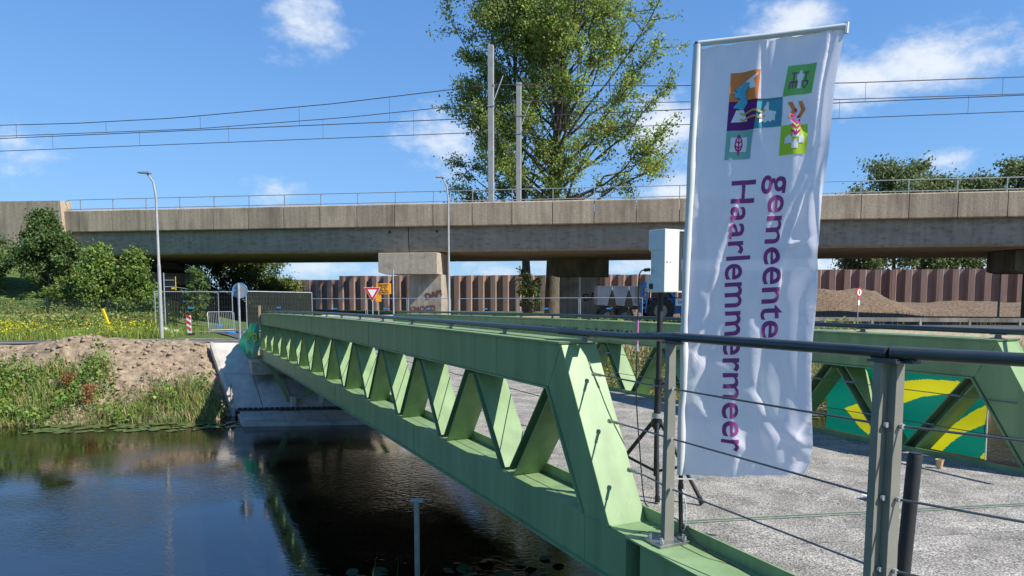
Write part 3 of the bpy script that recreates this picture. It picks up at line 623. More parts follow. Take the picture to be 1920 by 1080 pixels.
    shape('logo_lion', 'logo_cyan', [P(0, 0, [(.42, .5), (.55, .36), (.68, .4), (.7, .55), (.62, .7), (.66, .9), (.72, 1.1), (.62, 1.28), (.5, 1.3), (.58, 1.12), (.5, 1.02), (.38, 1.12), (.24, 1.26), (.16, 1.2), (.3, 1.06), (.44, .92), (.42, .78), (.2, .86), (.16, .8), (.36, .7), (.2, .6), (.24, .54)])], .007)
    shape('logo_dyke', 'logo_white', [P(0, 1, [(.12, .72), (.3, .3), (.62, .3), (.78, .7)])], w2)
    shape('logo_waves', 'logo_gold', [[(gx+(a)*q, gy+(b)*q) for a, b in [(.5+.08*i, 1.42+dy+.05*math.sin(i*.9)) for i in range(12)]+[(.5+.08*i, 1.48+dy+.05*math.sin(i*.9)) for i in range(11, -1, -1)]] for dy in (-.04, .16)], .007)
    shape('logo_engine', 'logo_white', [P(1, 1, [(.12, .55), (.4, .45), (.42, .12), (.5, .12), (.52, .4), (.8, .48), (.8, .54), (.62, .56), (.78, .62), (.78, .8), (.7, .74), (.62, .82), (.5, .76), (.4, .84), (.28, .78), (.14, .84)])], w2)
    leaf = [(.5, .12), (.64, .32), (.68, .52), (.62, .68), (.5, .76), (.38, .68), (.32, .52), (.36, .32)]
    shape('logo_field', 'logo_white', [P(0, 2, [(.16, .24), (.84, .24), (.84, .74), (.16, .74)])], w2)
    inner = [(.5+(a-.5)*.72, .45+(b-.45)*.78) for a, b in leaf]
    ring_ = [P(0, 2, [leaf[i], leaf[(i+1) % 8], inner[(i+1) % 8], inner[i]]) for i in range(8)]
    veins = [P(0, 2, [(.475, .2), (.525, .2), (.525, .86), (.475, .86)])] + [P(0, 2, [(.5, .42+d), (.5, .47+d), (.5+sx*.15, .37+d), (.5+sx*.15, .32+d)]) for d in (0, .17) for sx in (-1, 1)]
    shape('logo_leaf', 'logo_pink', ring_+veins, .007)
    shape('logo_tower', 'logo_white', [P(2, 0, [(.46, .2), (.54, .2), (.56, .3), (.64, .34), (.62, .5), (.56, .54), (.58, .8), (.42, .8), (.44, .54), (.38, .5), (.36, .34), (.44, .3)])], w2)
    fork = [[(.18, .25), (.36, .25), (.36, .29), (.18, .29)], [(.25, .28), (.29, .28), (.29, .56), (.25, .56)], [(.15, .54), (.39, .54), (.39, .6), (.15, .6)]] + [[(x, .58), (x+.04, .58), (x+.04, .78), (x, .78)] for x in (.15, .25, .35)]
    spade = [[(.64, .25), (.82, .25), (.82, .29), (.64, .29)], [(.71, .28), (.75, .28), (.75, .56), (.71, .56)], [(.62, .54), (.84, .54), (.84, .58), (.62, .58)], [(.62, .56), (.66, .56), (.66, .7), (.62, .7)], [(.8, .56), (.84, .56), (.84, .7), (.8, .7)], [(.62, .68), (.67, .68), (.745, .78), (.73, .82)], [(.84, .68), (.79, .68), (.715, .78), (.73, .82)]]
    shape('logo_fork', 'purple', [P(2, 0, f) for f in fork], w2); shape('logo_spade', 'purple', [P(2, 0, f) for f in spade], w2)
    shape('logo_arrows', 'logo_orange', [P(2, 1, [(.18, .22), (.36, .22), (.52, .5), (.36, .78), (.18, .78), (.34, .5)]), P(2, 1, [(.56, .22), (.72, .22), (.88, .5), (.72, .78), (.56, .78), (.72, .5)])], w2)
    shape('logo_houses', 'logo_white', [P(2, 2, [(cx-.12, cy), (cx, cy-.13), (cx+.12, cy), (cx+.12, cy+.17), (cx-.12, cy+.17)]) for cx, cy in ((.27, .45), (.5, .62), (.75, .45), (.5, .25))], w2)
    grains = [P(2, 1, [(.5, .42), (.56, .52), (.5, .64), (.44, .52)])]
    for i in range(4):
        y0 = .62+.17*i
        for sx in (-1, 1): grains.append(P(2, 1, [(.5+sx*.02, y0+.12), (.5+sx*.17, y0+.02), (.5+sx*.17, y0+.1), (.5+sx*.03, y0+.22)]))
    grains.append(P(2, 1, [(.48, 1.2), (.52, 1.2), (.52, 1.36), (.48, 1.36)]))
    shape('logo_wheat', 'logo_pink', grains, .008)
build_flag()

# ------------------------------------------------------------------ loudspeaker, stand and cable
sp = thing('loudspeaker', 'white loudspeaker cabinet with black grille beside the flag', 'loudspeaker', (.975, 4.62, 1.59))
def spk():
    def ring(z, ax, sh=0): return [Vector(p) for p in ((.868+ax, 4.63, z), (.957, 4.515, z), (1.062+sh, 4.575, z), (1.015+sh, 4.79, z), (.905+ax, 4.77, z))]
    zz = [(1.600, .0), (1.692, .0), (1.700, .026), (1.862, .026), (1.870, .010), (1.996, .010)]
    m = MB(); m.sweep([ring(z, a) for z, a in zz]); m.build('cabinet', 'white_paint', sp, bevel=.006)
    g = MB(); a = Vector((1.062, 4.575, 0)); b = Vector((1.015, 4.79, 0)); nn = Vector((.97, .22, 0)).normalized()
    g.sweep([[a+nn*.002+Vector((0, 0, z)), a+nn*.032+(b-a)*.12+Vector((0, 0, z)), b+nn*.032-(b-a)*.12+Vector((0, 0, z)), b+nn*.002+Vector((0, 0, z))] for z in (1.612, 1.984)]); g.build('grille', 'grille', sp)
    for z in (1.604, 1.991): MB().box((1.048, 4.683, z), (.05, .20, .010), nn, nn.cross(Vector((0, 0, 1)))).build('grille_rim', 'white_paint', sp)
    e = (Vector((.957, 4.515, 0))-Vector((.868, 4.63, 0))).normalized(); nb = Vector((e.y, -e.x, 0)); nb = -nb if nb.y > 0 else nb
    c = Vector((.892, 4.6, 1.638))+nb*.001; MB().box(c, (.030, .006, .034), e, nb).build('socket', 'black', sp)
    MB().disc(Vector((.975, 4.525, 1.79)), .0045, (.5, -.86, 0), .004, 10).build('screw', 'black', sp)
    MB().disc(Vector((1.0, 4.538, 1.79)), .0035, (.5, -.86, 0), .004, 10).build('screw', 'steel', sp)
    MB().tube([(.885, 4.63, 1.745), (.85, 4.61, 1.742)], .011, 10).build('plug', 'black_matt', sp, smooth=True)
spk()
st = thing('speaker_stand', 'black tripod stand carrying the white loudspeaker', 'stand', (.955, 4.66, .25))
hub = Vector((.955, 4.66, .745))
MB().tube([(.965, 4.66, 1.60), (.962, 4.66, 1.0)], .0185, 12).build('upper_pole', 'black_matt', st, smooth=True)
MB().tube([(.962, 4.66, 1.02), (.955, 4.66, .70)], .0235, 12).build('lower_pole', 'black_matt', st, smooth=True)
MB().tube([(.962, 4.66, 1.035), (.962, 4.66, .985)], .029, 12).build('collar', 'black', st, smooth=True)
MB().tube([(.99, 4.64, 1.005), (1.03, 4.62, 1.012)], .008, 8).build('clamp_knob', 'black', st)
MB().tube([hub+Vector((0, 0, .02)), hub-Vector((0, 0, .03))], .036, 14).build('hub', 'black', st, smooth=True)
MB().disc(hub+Vector((0, 0, .045)), .032, (0, 0, 1), .03, 12).build('locking_ring', 'galv', st, smooth=True)
for ft in ((1.216, 4.47), (.935, 4.50), (.66, 4.98)):
    f = Vector((*ft, .26)); d = (f-hub); a = hub + Vector((d.x, d.y, 0)).normalized()*.03
    lg = MB().tube([a, f], .0135, 10).build('leg', 'black_matt', st, smooth=True)
    MB().tube([a.lerp(f, .93), f-Vector((0, 0, .008))], .017, 10).build('foot', 'black', lg, smooth=True)
    MB().bar(a.lerp(f, .55), hub-Vector((0, 0, .33)), .018, .006, (0, 0, 1)).build('brace', 'black_matt', st)
MB().tube([hub-Vector((0, 0, .03)), hub-Vector((0, 0, .36))], .016, 10).build('centre_tube', 'black_matt', st, smooth=True)
def smooth_path(pts, n=10):
    P = [Vector(p) for p in pts]; P = [P[0]*2-P[1]]+P+[P[-1]*2-P[-2]]; out = []
    for i in range(1, len(P)-2):
        for j in range(n):
            t = j/n; a, b, c, d = P[i-1:i+3]; out.append(.5*((2*b)+(c-a)*t+(2*a-5*b+4*c-d)*t*t+(3*b-a-3*c+d)*t**3))
    return out+[P[-2]]
cb = thing('audio_cable', 'thin black cable hanging from the loudspeaker and lying along the green beam', 'cable', (.85, 4.3, .26))
pts = [(.85, 4.61, 1.742), (.828, 4.605, 1.735), (.813, 4.60, 1.695), (.811, 4.6, 1.559), (.80, 4.55, 1.254), (.789, 4.5, .952), (.81, 4.45, .585), (.828, 4.4, .324), (.848, 4.33, .27), (.90, 4.2, .275), (.95, 4.08, .285), (.97, 3.99, .285), (.975, 3.92, .285), (.99, 3.80, .265), (1.04, 3.65, .232), (1.12, 3.56, .212), (1.185, 3.40, .208), (1.25, 3.22, .207), (1.42, 2.9, .207), (1.7, 2.3, .207)]
MB().tube(smooth_path(pts), .0042, 7).build('cable', 'black', cb, smooth=True)
MB().tube([(.8055, 4.575, 1.42), (.8, 4.552, 1.27)], .0066, 8).build('tape_wrap', 'pink_tape', cb, smooth=True)
MB().tube([(.8, 4.552, 1.27), (.799, 4.545, 1.225)], .0078, 8).build('connector', 'galv', cb, smooth=True)
b = thing('bollard', 'leaning black tube bollard behind the double railing post', 'bollard', (1.652, 2.95, .2))
MB().tube([(1.652, 2.95, .21), (1.690, 2.95, .915), (1.6915, 2.95, .925)], [.029, .029, .026], 20).build('tube', 'black_matt', b, smooth=True)
MB().disc((1.6922, 2.95, .927), .0245, (.053, 0, 1), .005, 20).build('cap', 'black', b)
c0 = Vector((3.42, 5.62, zf(-.43)+LOW-.0))
cup = thing('paper_cup', 'small brown paper cup standing on the grey deck', 'cup', tuple(c0))
m = MB(); n = 18; prof = [(.0, .004), (.021, .0), (.029, .062), (.0315, .064), (.0285, .062), (.0205, .006), (.0, .008)]
rg = [[c0+Vector((r*math.cos(2*math.pi*i/n), r*math.sin(2*math.pi*i/n), z)) for i in range(n)] for r, z in prof]; m.sweep(rg, False); m.build('cup_body', 'cup', cup, smooth=True)
m = MB(); m.tube([c0+Vector((.03*math.cos(a), .03*math.sin(a), .064)) for a in np.linspace(0, 2*math.pi, 19)], .0022, 6); m.build('rolled_rim', 'cup', cup, smooth=True)

# ------------------------------------------------------------------ banner on the far truss, tarpaulin at the far end
ban = thing('banner', 'dark green banner with yellow swoosh hung on the far truss', 'banner', tuple(BP(.2, 3.95, .15)))
def bpt(k, zr, d=0): return BP(k, 3.93+d + .012*math.sin(k*9)+.008*math.sin(zr*14+k*4), zf(k)-.053+zr)
def in_poly(px, py, poly):
    r = np.zeros(px.shape, bool); n = len(poly)
    for i in range(n):
        (x1, y1), (x2, y2) = poly[i], poly[(i+1) % n]
        if y1 == y2: continue
        r ^= ((y1 > py) != (y2 > py)) & (px < (x2-x1)*(py-y1)/(y2-y1)+x1)
    return r
def build_banner():
    arc = [(.35, -.22), (.20, -.15), (.02, -.10), (-.18, -.085), (-.36, -.10), (-.36, -.165), (-.15, -.20), (.05, -.27), (.18, -.36), (.26, -.45), (.33, -.6), (.40, -.715), (.46, -.66), (.60, -.49), (.40, -.36)]
    tail = [(-.36, -.25), (-.28, -.33), (-.19, -.45), (-.09, -.60), (-.02, -.74), (-.10, -.74), (-.16, -.64), (-.25, -.52), (-.36, -.42)]
    corner = [(-.36, -.66), (-.335, -.70), (-.325, -.74), (-.36, -.74)]
    ks = np.linspace(-.352, .755, 185); zs = np.linspace(-.735, .03, 110); K, Z = np.meshgrid(ks, zs)
    V = np.array([tuple(bpt(k, z, .003)) for k, z in zip(K.ravel(), Z.ravel())]); nk = len(ks)
    I = np.arange(K.size).reshape(K.shape); Fc = np.stack([I[:-1, :-1], I[:-1, 1:], I[1:, 1:], I[1:, :-1]], -1).reshape(-1, 4)
    cx = K.ravel()[Fc].mean(1); cz = Z.ravel()[Fc].mean(1); left = np.ones(len(Fc), bool)
    for nm, pol in (('yellow_swoosh', arc), ('yellow_swoosh', tail), ('yellow_corner', corner)):
        q = in_poly(cx, cz, pol) & left; left &= ~q; np_mesh(nm, V, Fc[q], 'banner_yellow', ban, smooth=True)
    np_mesh('sheet', V, Fc[left], 'banner_green', ban, smooth=True)
    for o in ban.children:
        bm = bmesh.new(); bm.from_mesh(o.data); bmesh.ops.delete(bm, geom=[v for v in bm.verts if not v.link_faces], context='VERTS'); bm.to_mesh(o.data); bm.free()
build_banner()
MB().tube([bpt(-.356, .02), bpt(-.356, -.74)], .006, 8).build('edge_pole', 'white', ban)
tp = thing('tarpaulin', 'crumpled dark green tarpaulin with yellow print at the far bridge end', 'tarpaulin', tuple(BP(12.5, -.15, -.4)))
def build_tarp():
    n, m_ = 26, 34; V = []; T = []
    for j in range(m_):
        t = j/(m_-1)
        for i in range(n):
            s = i/(n-1); k = 12.05 + s*(.7+1.5*t); off = -.09 - .42*s*(.25+t) + .05*math.sin(s*17+t*4)*(.3+t) + .02*math.sin(t*13+s*5)
            z = zf(12.2)+.05 - t*(1.02+.07*math.sin(s*6)) - .06*s
            V.append(BP(k, off, z))
    F_ = [(j*n+i, j*n+i+1, (j+1)*n+i+1, (j+1)*n+i) for j in range(m_-1) for i in range(n-1)]
    o = np_mesh('sheet', V, F_, 'banner_green', tp, smooth=True)
    me = MB(); gr = lambda i, j: Vector(V[int(j)*n+int(i)])
    for i0, i1, jj in ((2, 7, (10, 18)), (12, 17, (9, 18))):
        pts = [gr((i0+i1)/2+math.cos(a)*(i1-i0)/2, (jj[0]+jj[1])/2+math.sin(a)*(jj[1]-jj[0])/2)-NV*.02 for a in np.linspace(0, 6.28, 16)]
        me.tube(pts, .022, 5)
    me.build('yellow_print', 'banner_yellow', o)
    MB().box(BP(11.98, -.06, zf(12)+.28), (.05, .05, .55)).build('timber_stake', 'wood', tp)
build_tarp()

# ------------------------------------------------------------------ far bank: platform, slope, abutment
plat = thing('concrete_platform', 'low platform of grey concrete slabs at the waterline under the bridge', 'platform', (-6, 19.8, -2.0))
E1 = Vector((.9955, .094, 0)); E2 = Vector((-.42, .907, 0)).normalized(); o0 = Vector((-7.22, 19.0, 0))
for i in range(12):
    a = o0 + E1*(.56*i+.006); b = a+E1*.548; dz = -1.815 + .006*math.sin(i*2.3)
    MB().extrude([a+Vector((0, 0, dz)), b+Vector((0, 0, dz)), b+E2*1.5+Vector((0, 0, dz)), a+E2*1.5+Vector((0, 0, dz))], (0, 0, -.07)).build('slab', 'slab', plat, bevel=.006)
MB().extrude([o0+E1*-.05-E2*.03+Vector((0, 0, -1.885)), o0+E1*6.8-E2*.03+Vector((0, 0, -1.885)), o0+E1*6.8+E2*1.5+Vector((0, 0, -1.885)), o0-E1*.05+E2*1.5+Vector((0, 0, -1.885))], (0, 0, -.4)).build('plinth', 'conc_pale', plat)
for i in range(46):
    a = o0+E2*1.56+E1*(.02+.15*i); MB().box(a+Vector((0, 0, -1.76)), (.12, .05, .08), E1, E2).build('kerb_stake', 'black_matt', plat)
slope = thing('slope_paving', 'pale concrete slope paving beneath the far bridge abutment', 'paving', (-7.5, 22, -1))
def quad_slab(c4, nu, nv, name, mn, parent, gap=.008, th=.1):
    c4 = [Vector(c) for c in c4]; nrm = (c4[1]-c4[0]).cross(c4[3]-c4[0]).normalized(); nrm = nrm if nrm.z > 0 else -nrm
    P = lambda u, v: (c4[0].lerp(c4[1], u)).lerp(c4[3].lerp(c4[2], u), v)
    for i in range(nu):
        for j in range(nv):
            g = gap/2/3
            q = [P(i/nu+g, j/nv+g), P((i+1)/nu-g, j/nv+g), P((i+1)/nu-g, (j+1)/nv-g), P(i/nu+g, (j+1)/nv-g)]
            MB().extrude([p+nrm*(.01*math.sin(i*3.1+j*1.7)) for p in q], -nrm*th).build(name, mn, parent)
quad_slab([(-8.12, 20.55, -1.78), (-1.2, 21.3, -1.78), (-2.0, 24.5, -.14), (-9.75, 23.1, -.03)], 8, 2, 'paving_panel', 'conc_pale', slope)
MB().extrude([(-9.8, 23.12, -.02), (-9.7, 23.13, -.0), (-8.05, 20.56, -1.74), (-8.15, 20.55, -1.76)], (0, 0, -.25)).build('edge_kerb', 'conc_pale', slope)
MB().tube([(-8.2, 20.7, -2.2), (-8.22, 20.72, -1.05)], .03, 8).build('timber_post', 'wood', slope)
abt = thing('bridge_abutment', 'pale concrete abutment block carrying the far end of the bridge', 'abutment', tuple(BP(12.4, 1.9, -1)))
def kbox(k0, k1, o0, o1, z0, z1, name, mn, par): return MB().extrude([BP(k0, o0, z0), BP(k1, o0, z0), BP(k1, o0, z1), BP(k0, o0, z1)], NV*(o1-o0)).build(name, mn, par, bevel=.01)
kbox(12.1, 13.3, -.3, 4.3, -.86, zf(12)+LOW-LH-.06, 'seat', 'conc_light', abt)
kbox(12.72, 13.3, -.22, 4.3, zf(12)+LOW-LH-.06, zf(12)+LOW-.02, 'back_wall', 'conc_light', abt)
for o2 in (.25, 1.05): kbox(11.45, 12.0, o2-.18+.6, o2-.05+.6, -1.85, -1.45, 'side_block', 'conc_pale', abt)

# ------------------------------------------------------------------ viaduct
VO = Vector((-29.564, 49.41, 0)); VD = Vector((.9852, -.171, 0)); VB = Vector((.171, .9852, 0))
def VP(s, q, z): return VO + VD*s + VB*q + Vector((0, 0, z))
via = thing('railway_viaduct', 'brown concrete railway viaduct crossing the whole view on broad piers', 'viaduct', tuple(VP(25, 7, -.5)))
def vbox(s0, s1, q0, q1, z0, z1): return MB().extrude([VP(s0, q0, z0), VP(s1, q0, z0), VP(s1, q0, z1), VP(s0, q0, z1)], VB*(q1-q0))
for i in range(-1, 33):
    s0 = 2.5*i+.022 if i >= 0 else -1.15; zt_ = 7.16-.0009*2.5*i
    s1 = 2.5*(i+1)-.022
    MB().extrude([VP(s0, 0, 5.76), VP(s0, .0, zt_-.06), VP(s0, .06, zt_), VP(s0, .38, zt_), VP(s0, .38, 5.82), VP(s0, .3, 5.72), VP(s0, .06, 5.70)], VD*(s1-s0)).build('parapet_panel', 'conc_brown', via)
    MB().extrude([VP(s0, 14.0, 5.76), VP(s0, 14.0, zt_), VP(s0, 13.7, zt_), VP(s0, 13.7, 5.76)], VD*(s1-s0)).build('parapet_panel', 'conc_brown', via)
for a, b in ((-1.4, 23.24), (23.30, 61.2), (61.26, 84)):
    g = MB(); prof = [(.40, 5.74), (.36, 5.45), (.47, 4.28), (.58, 4.15), (13.5, 4.15), (13.55, 5.74)]
    g.extrude([VP(a, q, z) for q, z in prof], VD*(b-a)).build('girder', 'conc_grey', via)
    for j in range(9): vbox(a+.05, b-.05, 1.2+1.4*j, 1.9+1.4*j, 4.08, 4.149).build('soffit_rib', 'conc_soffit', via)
vbox(-1.2, 84, .39, 13.69, 5.745, 6.5).build('track_slab', 'conc_grey', via)
for s in (22.05, 25.15): MB().disc(VP(s, .36, 5.42), .09, VB, .04, 14).build('drain_hole', 'black', via)
# railing on the parapet
rl = bpy.data.objects.new('railing', None); COL.objects.link(rl); rl.parent = via; rl.location = Vector((0, 0, 0))
for j, zz in enumerate((7.9, 7.27)):
    MB().tube([VP(-.85 if j == 0 else -1.1, .2, zz-.0), VP(0, .2, zz), VP(40, .2, zz-.03), VP(82, .2, zz-.06)], .026, 6).build('rail', 'galv_blue' if 'galv_blue' in MATS else 'galv', rl)
MB().tube([VP(-1.2, .2, 7.2), VP(-1.2, .2, 7.55), VP(-1.12, .2, 7.8), VP(-.95, .2, 7.89), VP(-.8, .2, 7.9)], .026, 6).build('rail_bend', 'galv', rl)
for i in range(0, 33): MB().box(VP(2.5*i, .2, 7.5-.0009*2.5*i), (.05, .05, .80), VD, VB).build('rail_post', 'galv', rl)
# abutment wing wall at the left end
MB().extrude([VP(-26, -.25, -1), VP(-1.42, -.25, -1), VP(-1.42, -.25, 3.6), VP(-1.05, -.25, 5.2), VP(-1.18, -.25, 7.82), VP(-26, -.25, 8.05)], VB*1.0).build('wing_wall', 'conc_brown', via)
MB().extrude([VP(-1.02, -.27, 5.3), VP(-.72, -.27, 4.0), VP(-.72, -.27, 1.4), VP(-1.38, -.27, 1.4), VP(-1.38, -.27, 3.6)], VB*.9).build('wing_wall_return', 'conc_light', via)
vbox(-2.6, -1.45, 1.0, 13.5, -1, 4.14).build('abutment_wall', 'conc_grey', via)
vbox(-1.3, 1.6, 4.0, 12.5, 2.2, 3.1).build('bearing_shelf', 'conc_column', via)
# piers
def pier(s0, s1, q0, q1, cs0, cs1, mcap, mcol):
    cp = MB().extrude([VP(s0, q0, 2.86), VP(s0+.5, q0, 2.72), VP(s1, q0, 2.72), VP(s1, q0, 4.07), VP(s0, q0, 4.07)], VB*(q1-q0)).build('pier_cap', mcap, via, bevel=.03)
    rings = []
    for z in (-1.2, 2.71):
        r = []; cx = (cs0+cs1)/2; hw = (cs1-cs0)/2; qm = (q0+q1)/2+.1; hq = min(1.0, (q1-q0)/2-.25)
        for a, b in ((-1, -.8), (-.9, -1), (.9, -1), (1, -.8), (1, .8), (.9, 1), (-.9, 1), (-1, .8)): r.append(VP(cx+a*hw, qm+b*hq, z))
        rings.append(r)
    MB().sweep(rings).build('pier_column', mcol, via)
pier(21.5, 25.35, -.35, 2.6, 23.3, 25.75-.2, 'conc_light', 'conc_column')
pier(31.3, 35.5, 8.2, 11.2, 32.0, 34.9, 'conc_dark', 'conc_column')
pier(59.2, 65.0, 2.5, 6.0, 60.9, 64.0, 'conc_dark', 'conc_dark')
vbox(33.5, 33.62, 8.05, 8.17, -1, 2.7).build('drain_pipe', 'galv', via)
# graffiti
def text_obj(body, size, M, mn, parent, name='lettering', bold=.0, ext=.004):
    cu = bpy.data.curves.new('t', 'FONT'); cu.body = body; cu.size = size; cu.offset = bold*size; cu.extrude = ext; cu.resolution_u = 3; cu.align_x = 'CENTER'; cu.align_y = 'CENTER'
    to = bpy.data.objects.new('t', cu); COL.objects.link(to); dg = bpy.context.evaluated_depsgraph_get(); me = bpy.data.meshes.new_from_object(to.evaluated_get(dg)); bpy.data.objects.remove(to)
    me.transform(M); off = wloc(parent); me.transform(Matrix.Translation(-off)); me.name = name
    me.materials.clear(); return link(name, me, mn, parent)
def face_mat(c, ex, up, rot=0):
    ex = Vector(ex).normalized(); up = Vector(up).normalized(); n = ex.cross(up); M = Matrix((ex, up, n)).transposed().to_4x4(); M.translation = Vector(c); return M @ Matrix.Rotation(rot, 4, 'Z')
text_obj('DAP!', .52, face_mat(VP(24.95, .205, 1.45), VD, (0, 0, 1), .25), 'graffiti', via, 'graffiti', .03)
text_obj('KNOEZ!', .48, face_mat(VP(24.2, .205, .55), VD, (0, 0, 1), .06), 'graffiti', via, 'graffiti', .02)
text_obj('DAP', .7, face_mat(VP(34.4, 8.78, 1.3), VD, (0, 0, 1), .2), 'graffiti', via, 'graffiti', .03)

# catenary masts and wires
def mast(s, q, top, label):
    t = thing('catenary_mast', label, 'mast', tuple(VP(s, q, 6.5)))
    MB().box(VP(s, q, (6.5+top)/2), (.36, .30, top-6.5), VD, VB).build('post', 'mast', t, bevel=.02)
    MB().box(VP(s+.19, q, 6.5+(top-6.5)*.77), (.06, .34, .12), VD, VB).build('clamp', 'galv', t); MB().box(VP(s, q, 6.5+(top-6.5)*.65), (.42, .36, .07), VD, VB).build('clamp', 'galv', t)
    MB().tube([VP(s+.2, q, 14.0), VP(s+.75, q+.3, 15.6)], .035, 6).build('stay', 'galv', t)
    MB().tube([VP(s+.2, q, 13.4), VP(s+1.1, q+1.6, 13.2)], .04, 6).build('registration_arm', 'rail_paint', t)
    MB().tube([VP(s+.2, q, 15.0), VP(s+.4, q+1.6, 15.1)], .035, 6).build('bracket_arm', 'rail_paint', t)
    return t
mast(28.1, 3.0, 17.45, 'taller grey catenary mast on the viaduct, left of the pair')
mast(28.75, 10.2, 17.1, 'shorter looking grey catenary mast farther back, right of the pair')
def catenary(q, zm_pts, zc, s_dr, label):
    t = thing('catenary_line', label, 'overhead line', tuple(VP(28, q, 13)), 'overhead lines above the viaduct')
    ss = np.linspace(-32, 92, 90); zs = np.interp(ss, [p[0] for p in zm_pts], [p[1] for p in zm_pts])
    MB().tube([VP(a, q, z) for a, z in zip(ss, zs)], .03, 5).build('messenger_wire', 'wire', t)
    for dq in (0, .12): MB().tube([VP(-32, q+dq, zc), VP(92, q+dq, zc)], .016, 4).build('contact_wire', 'wire', t)
    for s in s_dr: MB().tube([VP(s, q, float(np.interp(s, ss, zs))), VP(s, q, zc)], .012, 4).build('dropper', 'wire', t)
catenary(3.6, [(-32, 15.0), (-20, 14.2), (-3, 13.9), (5, 13.95), (17, 14.42), (28, 15.15), (39, 14.55), (50, 14.2), (62, 14.05), (75, 14.4), (92, 15.2)], 13.06, (-23, -15.5, -8.0, -.5, 7, 14.5, 21, 36, 43.5, 51, 58.5, 66), 'nearer overhead line with droppers above the viaduct')
catenary(10.5, [(-32, 15.5), (-16, 14.9), (2, 14.82), (15, 15.2), (28, 15.9), (39, 15.3), (51, 14.95), (63, 14.8), (80, 15.2), (92, 15.9)], 13.67, (-19, -11.2, -3, 5, 13.1, 20.5, 36, 43.5, 51.3, 59.5, 67), 'farther overhead line with droppers, lower in the picture')

# ------------------------------------------------------------------ sheet pile wall
wall = thing('sheet_pile_wall', 'rusty steel sheet pile wall running behind the viaduct', 'wall', (0, 79, -.6))
WD = Vector((.978, -.208, 0)).normalized(); WN = Vector((-WD.y*-1, 0, 0)); WN = Vector((WD.y, -WD.x, 0))      # WN points to the camera side
def pile_mesh():
    prof = [(0, 0), (.36, 0), (.56, -.42), (1.02, -.42), (1.22, 0), (1.40, 0)]; th = .035; hgt = 5.0
    a = [WD*x + WN*y for x, y in prof]; b = [WD*x + WN*(y-th) for x, y in prof]
    rings = [[*[p+Vector((0, 0, z)) for p in a], *[p+Vector((0, 0, z)) for p in b[::-1]]] for z in (0, hgt)]
    m = MB().sweep(rings); me = bpy.data.meshes.new('sheet_pile'); me.from_pydata([tuple(v) for v in m.v], [], m.f); me.update(); me.materials.append(MATS['pile_rust'])
    me2 = me.copy(); me2.materials.clear(); mat('pile_rust_b', (.33, .22, .18), (.24, .15, .115), rough=.85, scale=.9, stretch=(1, 1, .2), c3=(.25, .12, .07), s3=.7, lo3=.62, hi3=.72, bump=.2, bscale=12, bdist=.01); me2.materials.append(MATS['pile_rust_b'])
    return me, me2
pm = pile_mesh(); random.seed(5)
for i in range(-7, 66):
    base = Vector((-17.3, 82.8, 0)) + WD*(1.404*i)
    topz = 3.48 if i < 24 else 3.86
    if i < -2: topz = 3.05
    o = link('sheet_pile', random.choice(pm), None, wall, loc=base + Vector((0, 0, topz-5.0+random.uniform(-.025, .025))) - wloc(wall))
    o.rotation_euler = (0, 0, random.uniform(-.012, .012))

# ------------------------------------------------------------------ vegetation
def leaves_mesh(name, C, size, parent, tints, mname='leaf', aspect=1.5, up=0.0, rng=RNG):
    """one leaf (a bent rhombus of 2 tris x2) per centre"""
    n = len(C); size = np.asarray(size); size = size*np.ones(n)
    a = rng.normal(size=(n, 3)); a[:, 2] += up; a /= np.linalg.norm(a, axis=1, keepdims=True)
    b = rng.normal(size=(n, 3)); b -= a*(a*b).sum(1, keepdims=True); b /= np.linalg.norm(b, axis=1, keepdims=True)
    nn = np.cross(a, b); L_ = size[:, None]; w = L_/aspect
    V = np.stack([C-a*L_*.5, C+b*w*.5+nn*L_*.08, C+a*L_*.5, C-b*w*.5+nn*L_*.08], 1).reshape(-1, 3)
    i = np.arange(n)*4; Fc = np.stack([i, i+1, i+2, i+3], 1)
    tint = np.repeat(tints, 4, axis=0) if len(tints) == n else tints
    return np_mesh(name, V, Fc, mname, parent, tint=tint)
def tints(n, base, var=.25, hue=.12, rng=RNG):
    base = np.array(base); v = 1+rng.normal(size=(n, 1))*var; h = rng.normal(size=(n, 1))*hue
    c = base*v; c[:, 0:1] *= 1+h*1.3; c[:, 2:3] *= 1-h*.5; return np.clip(c, .006, .6)
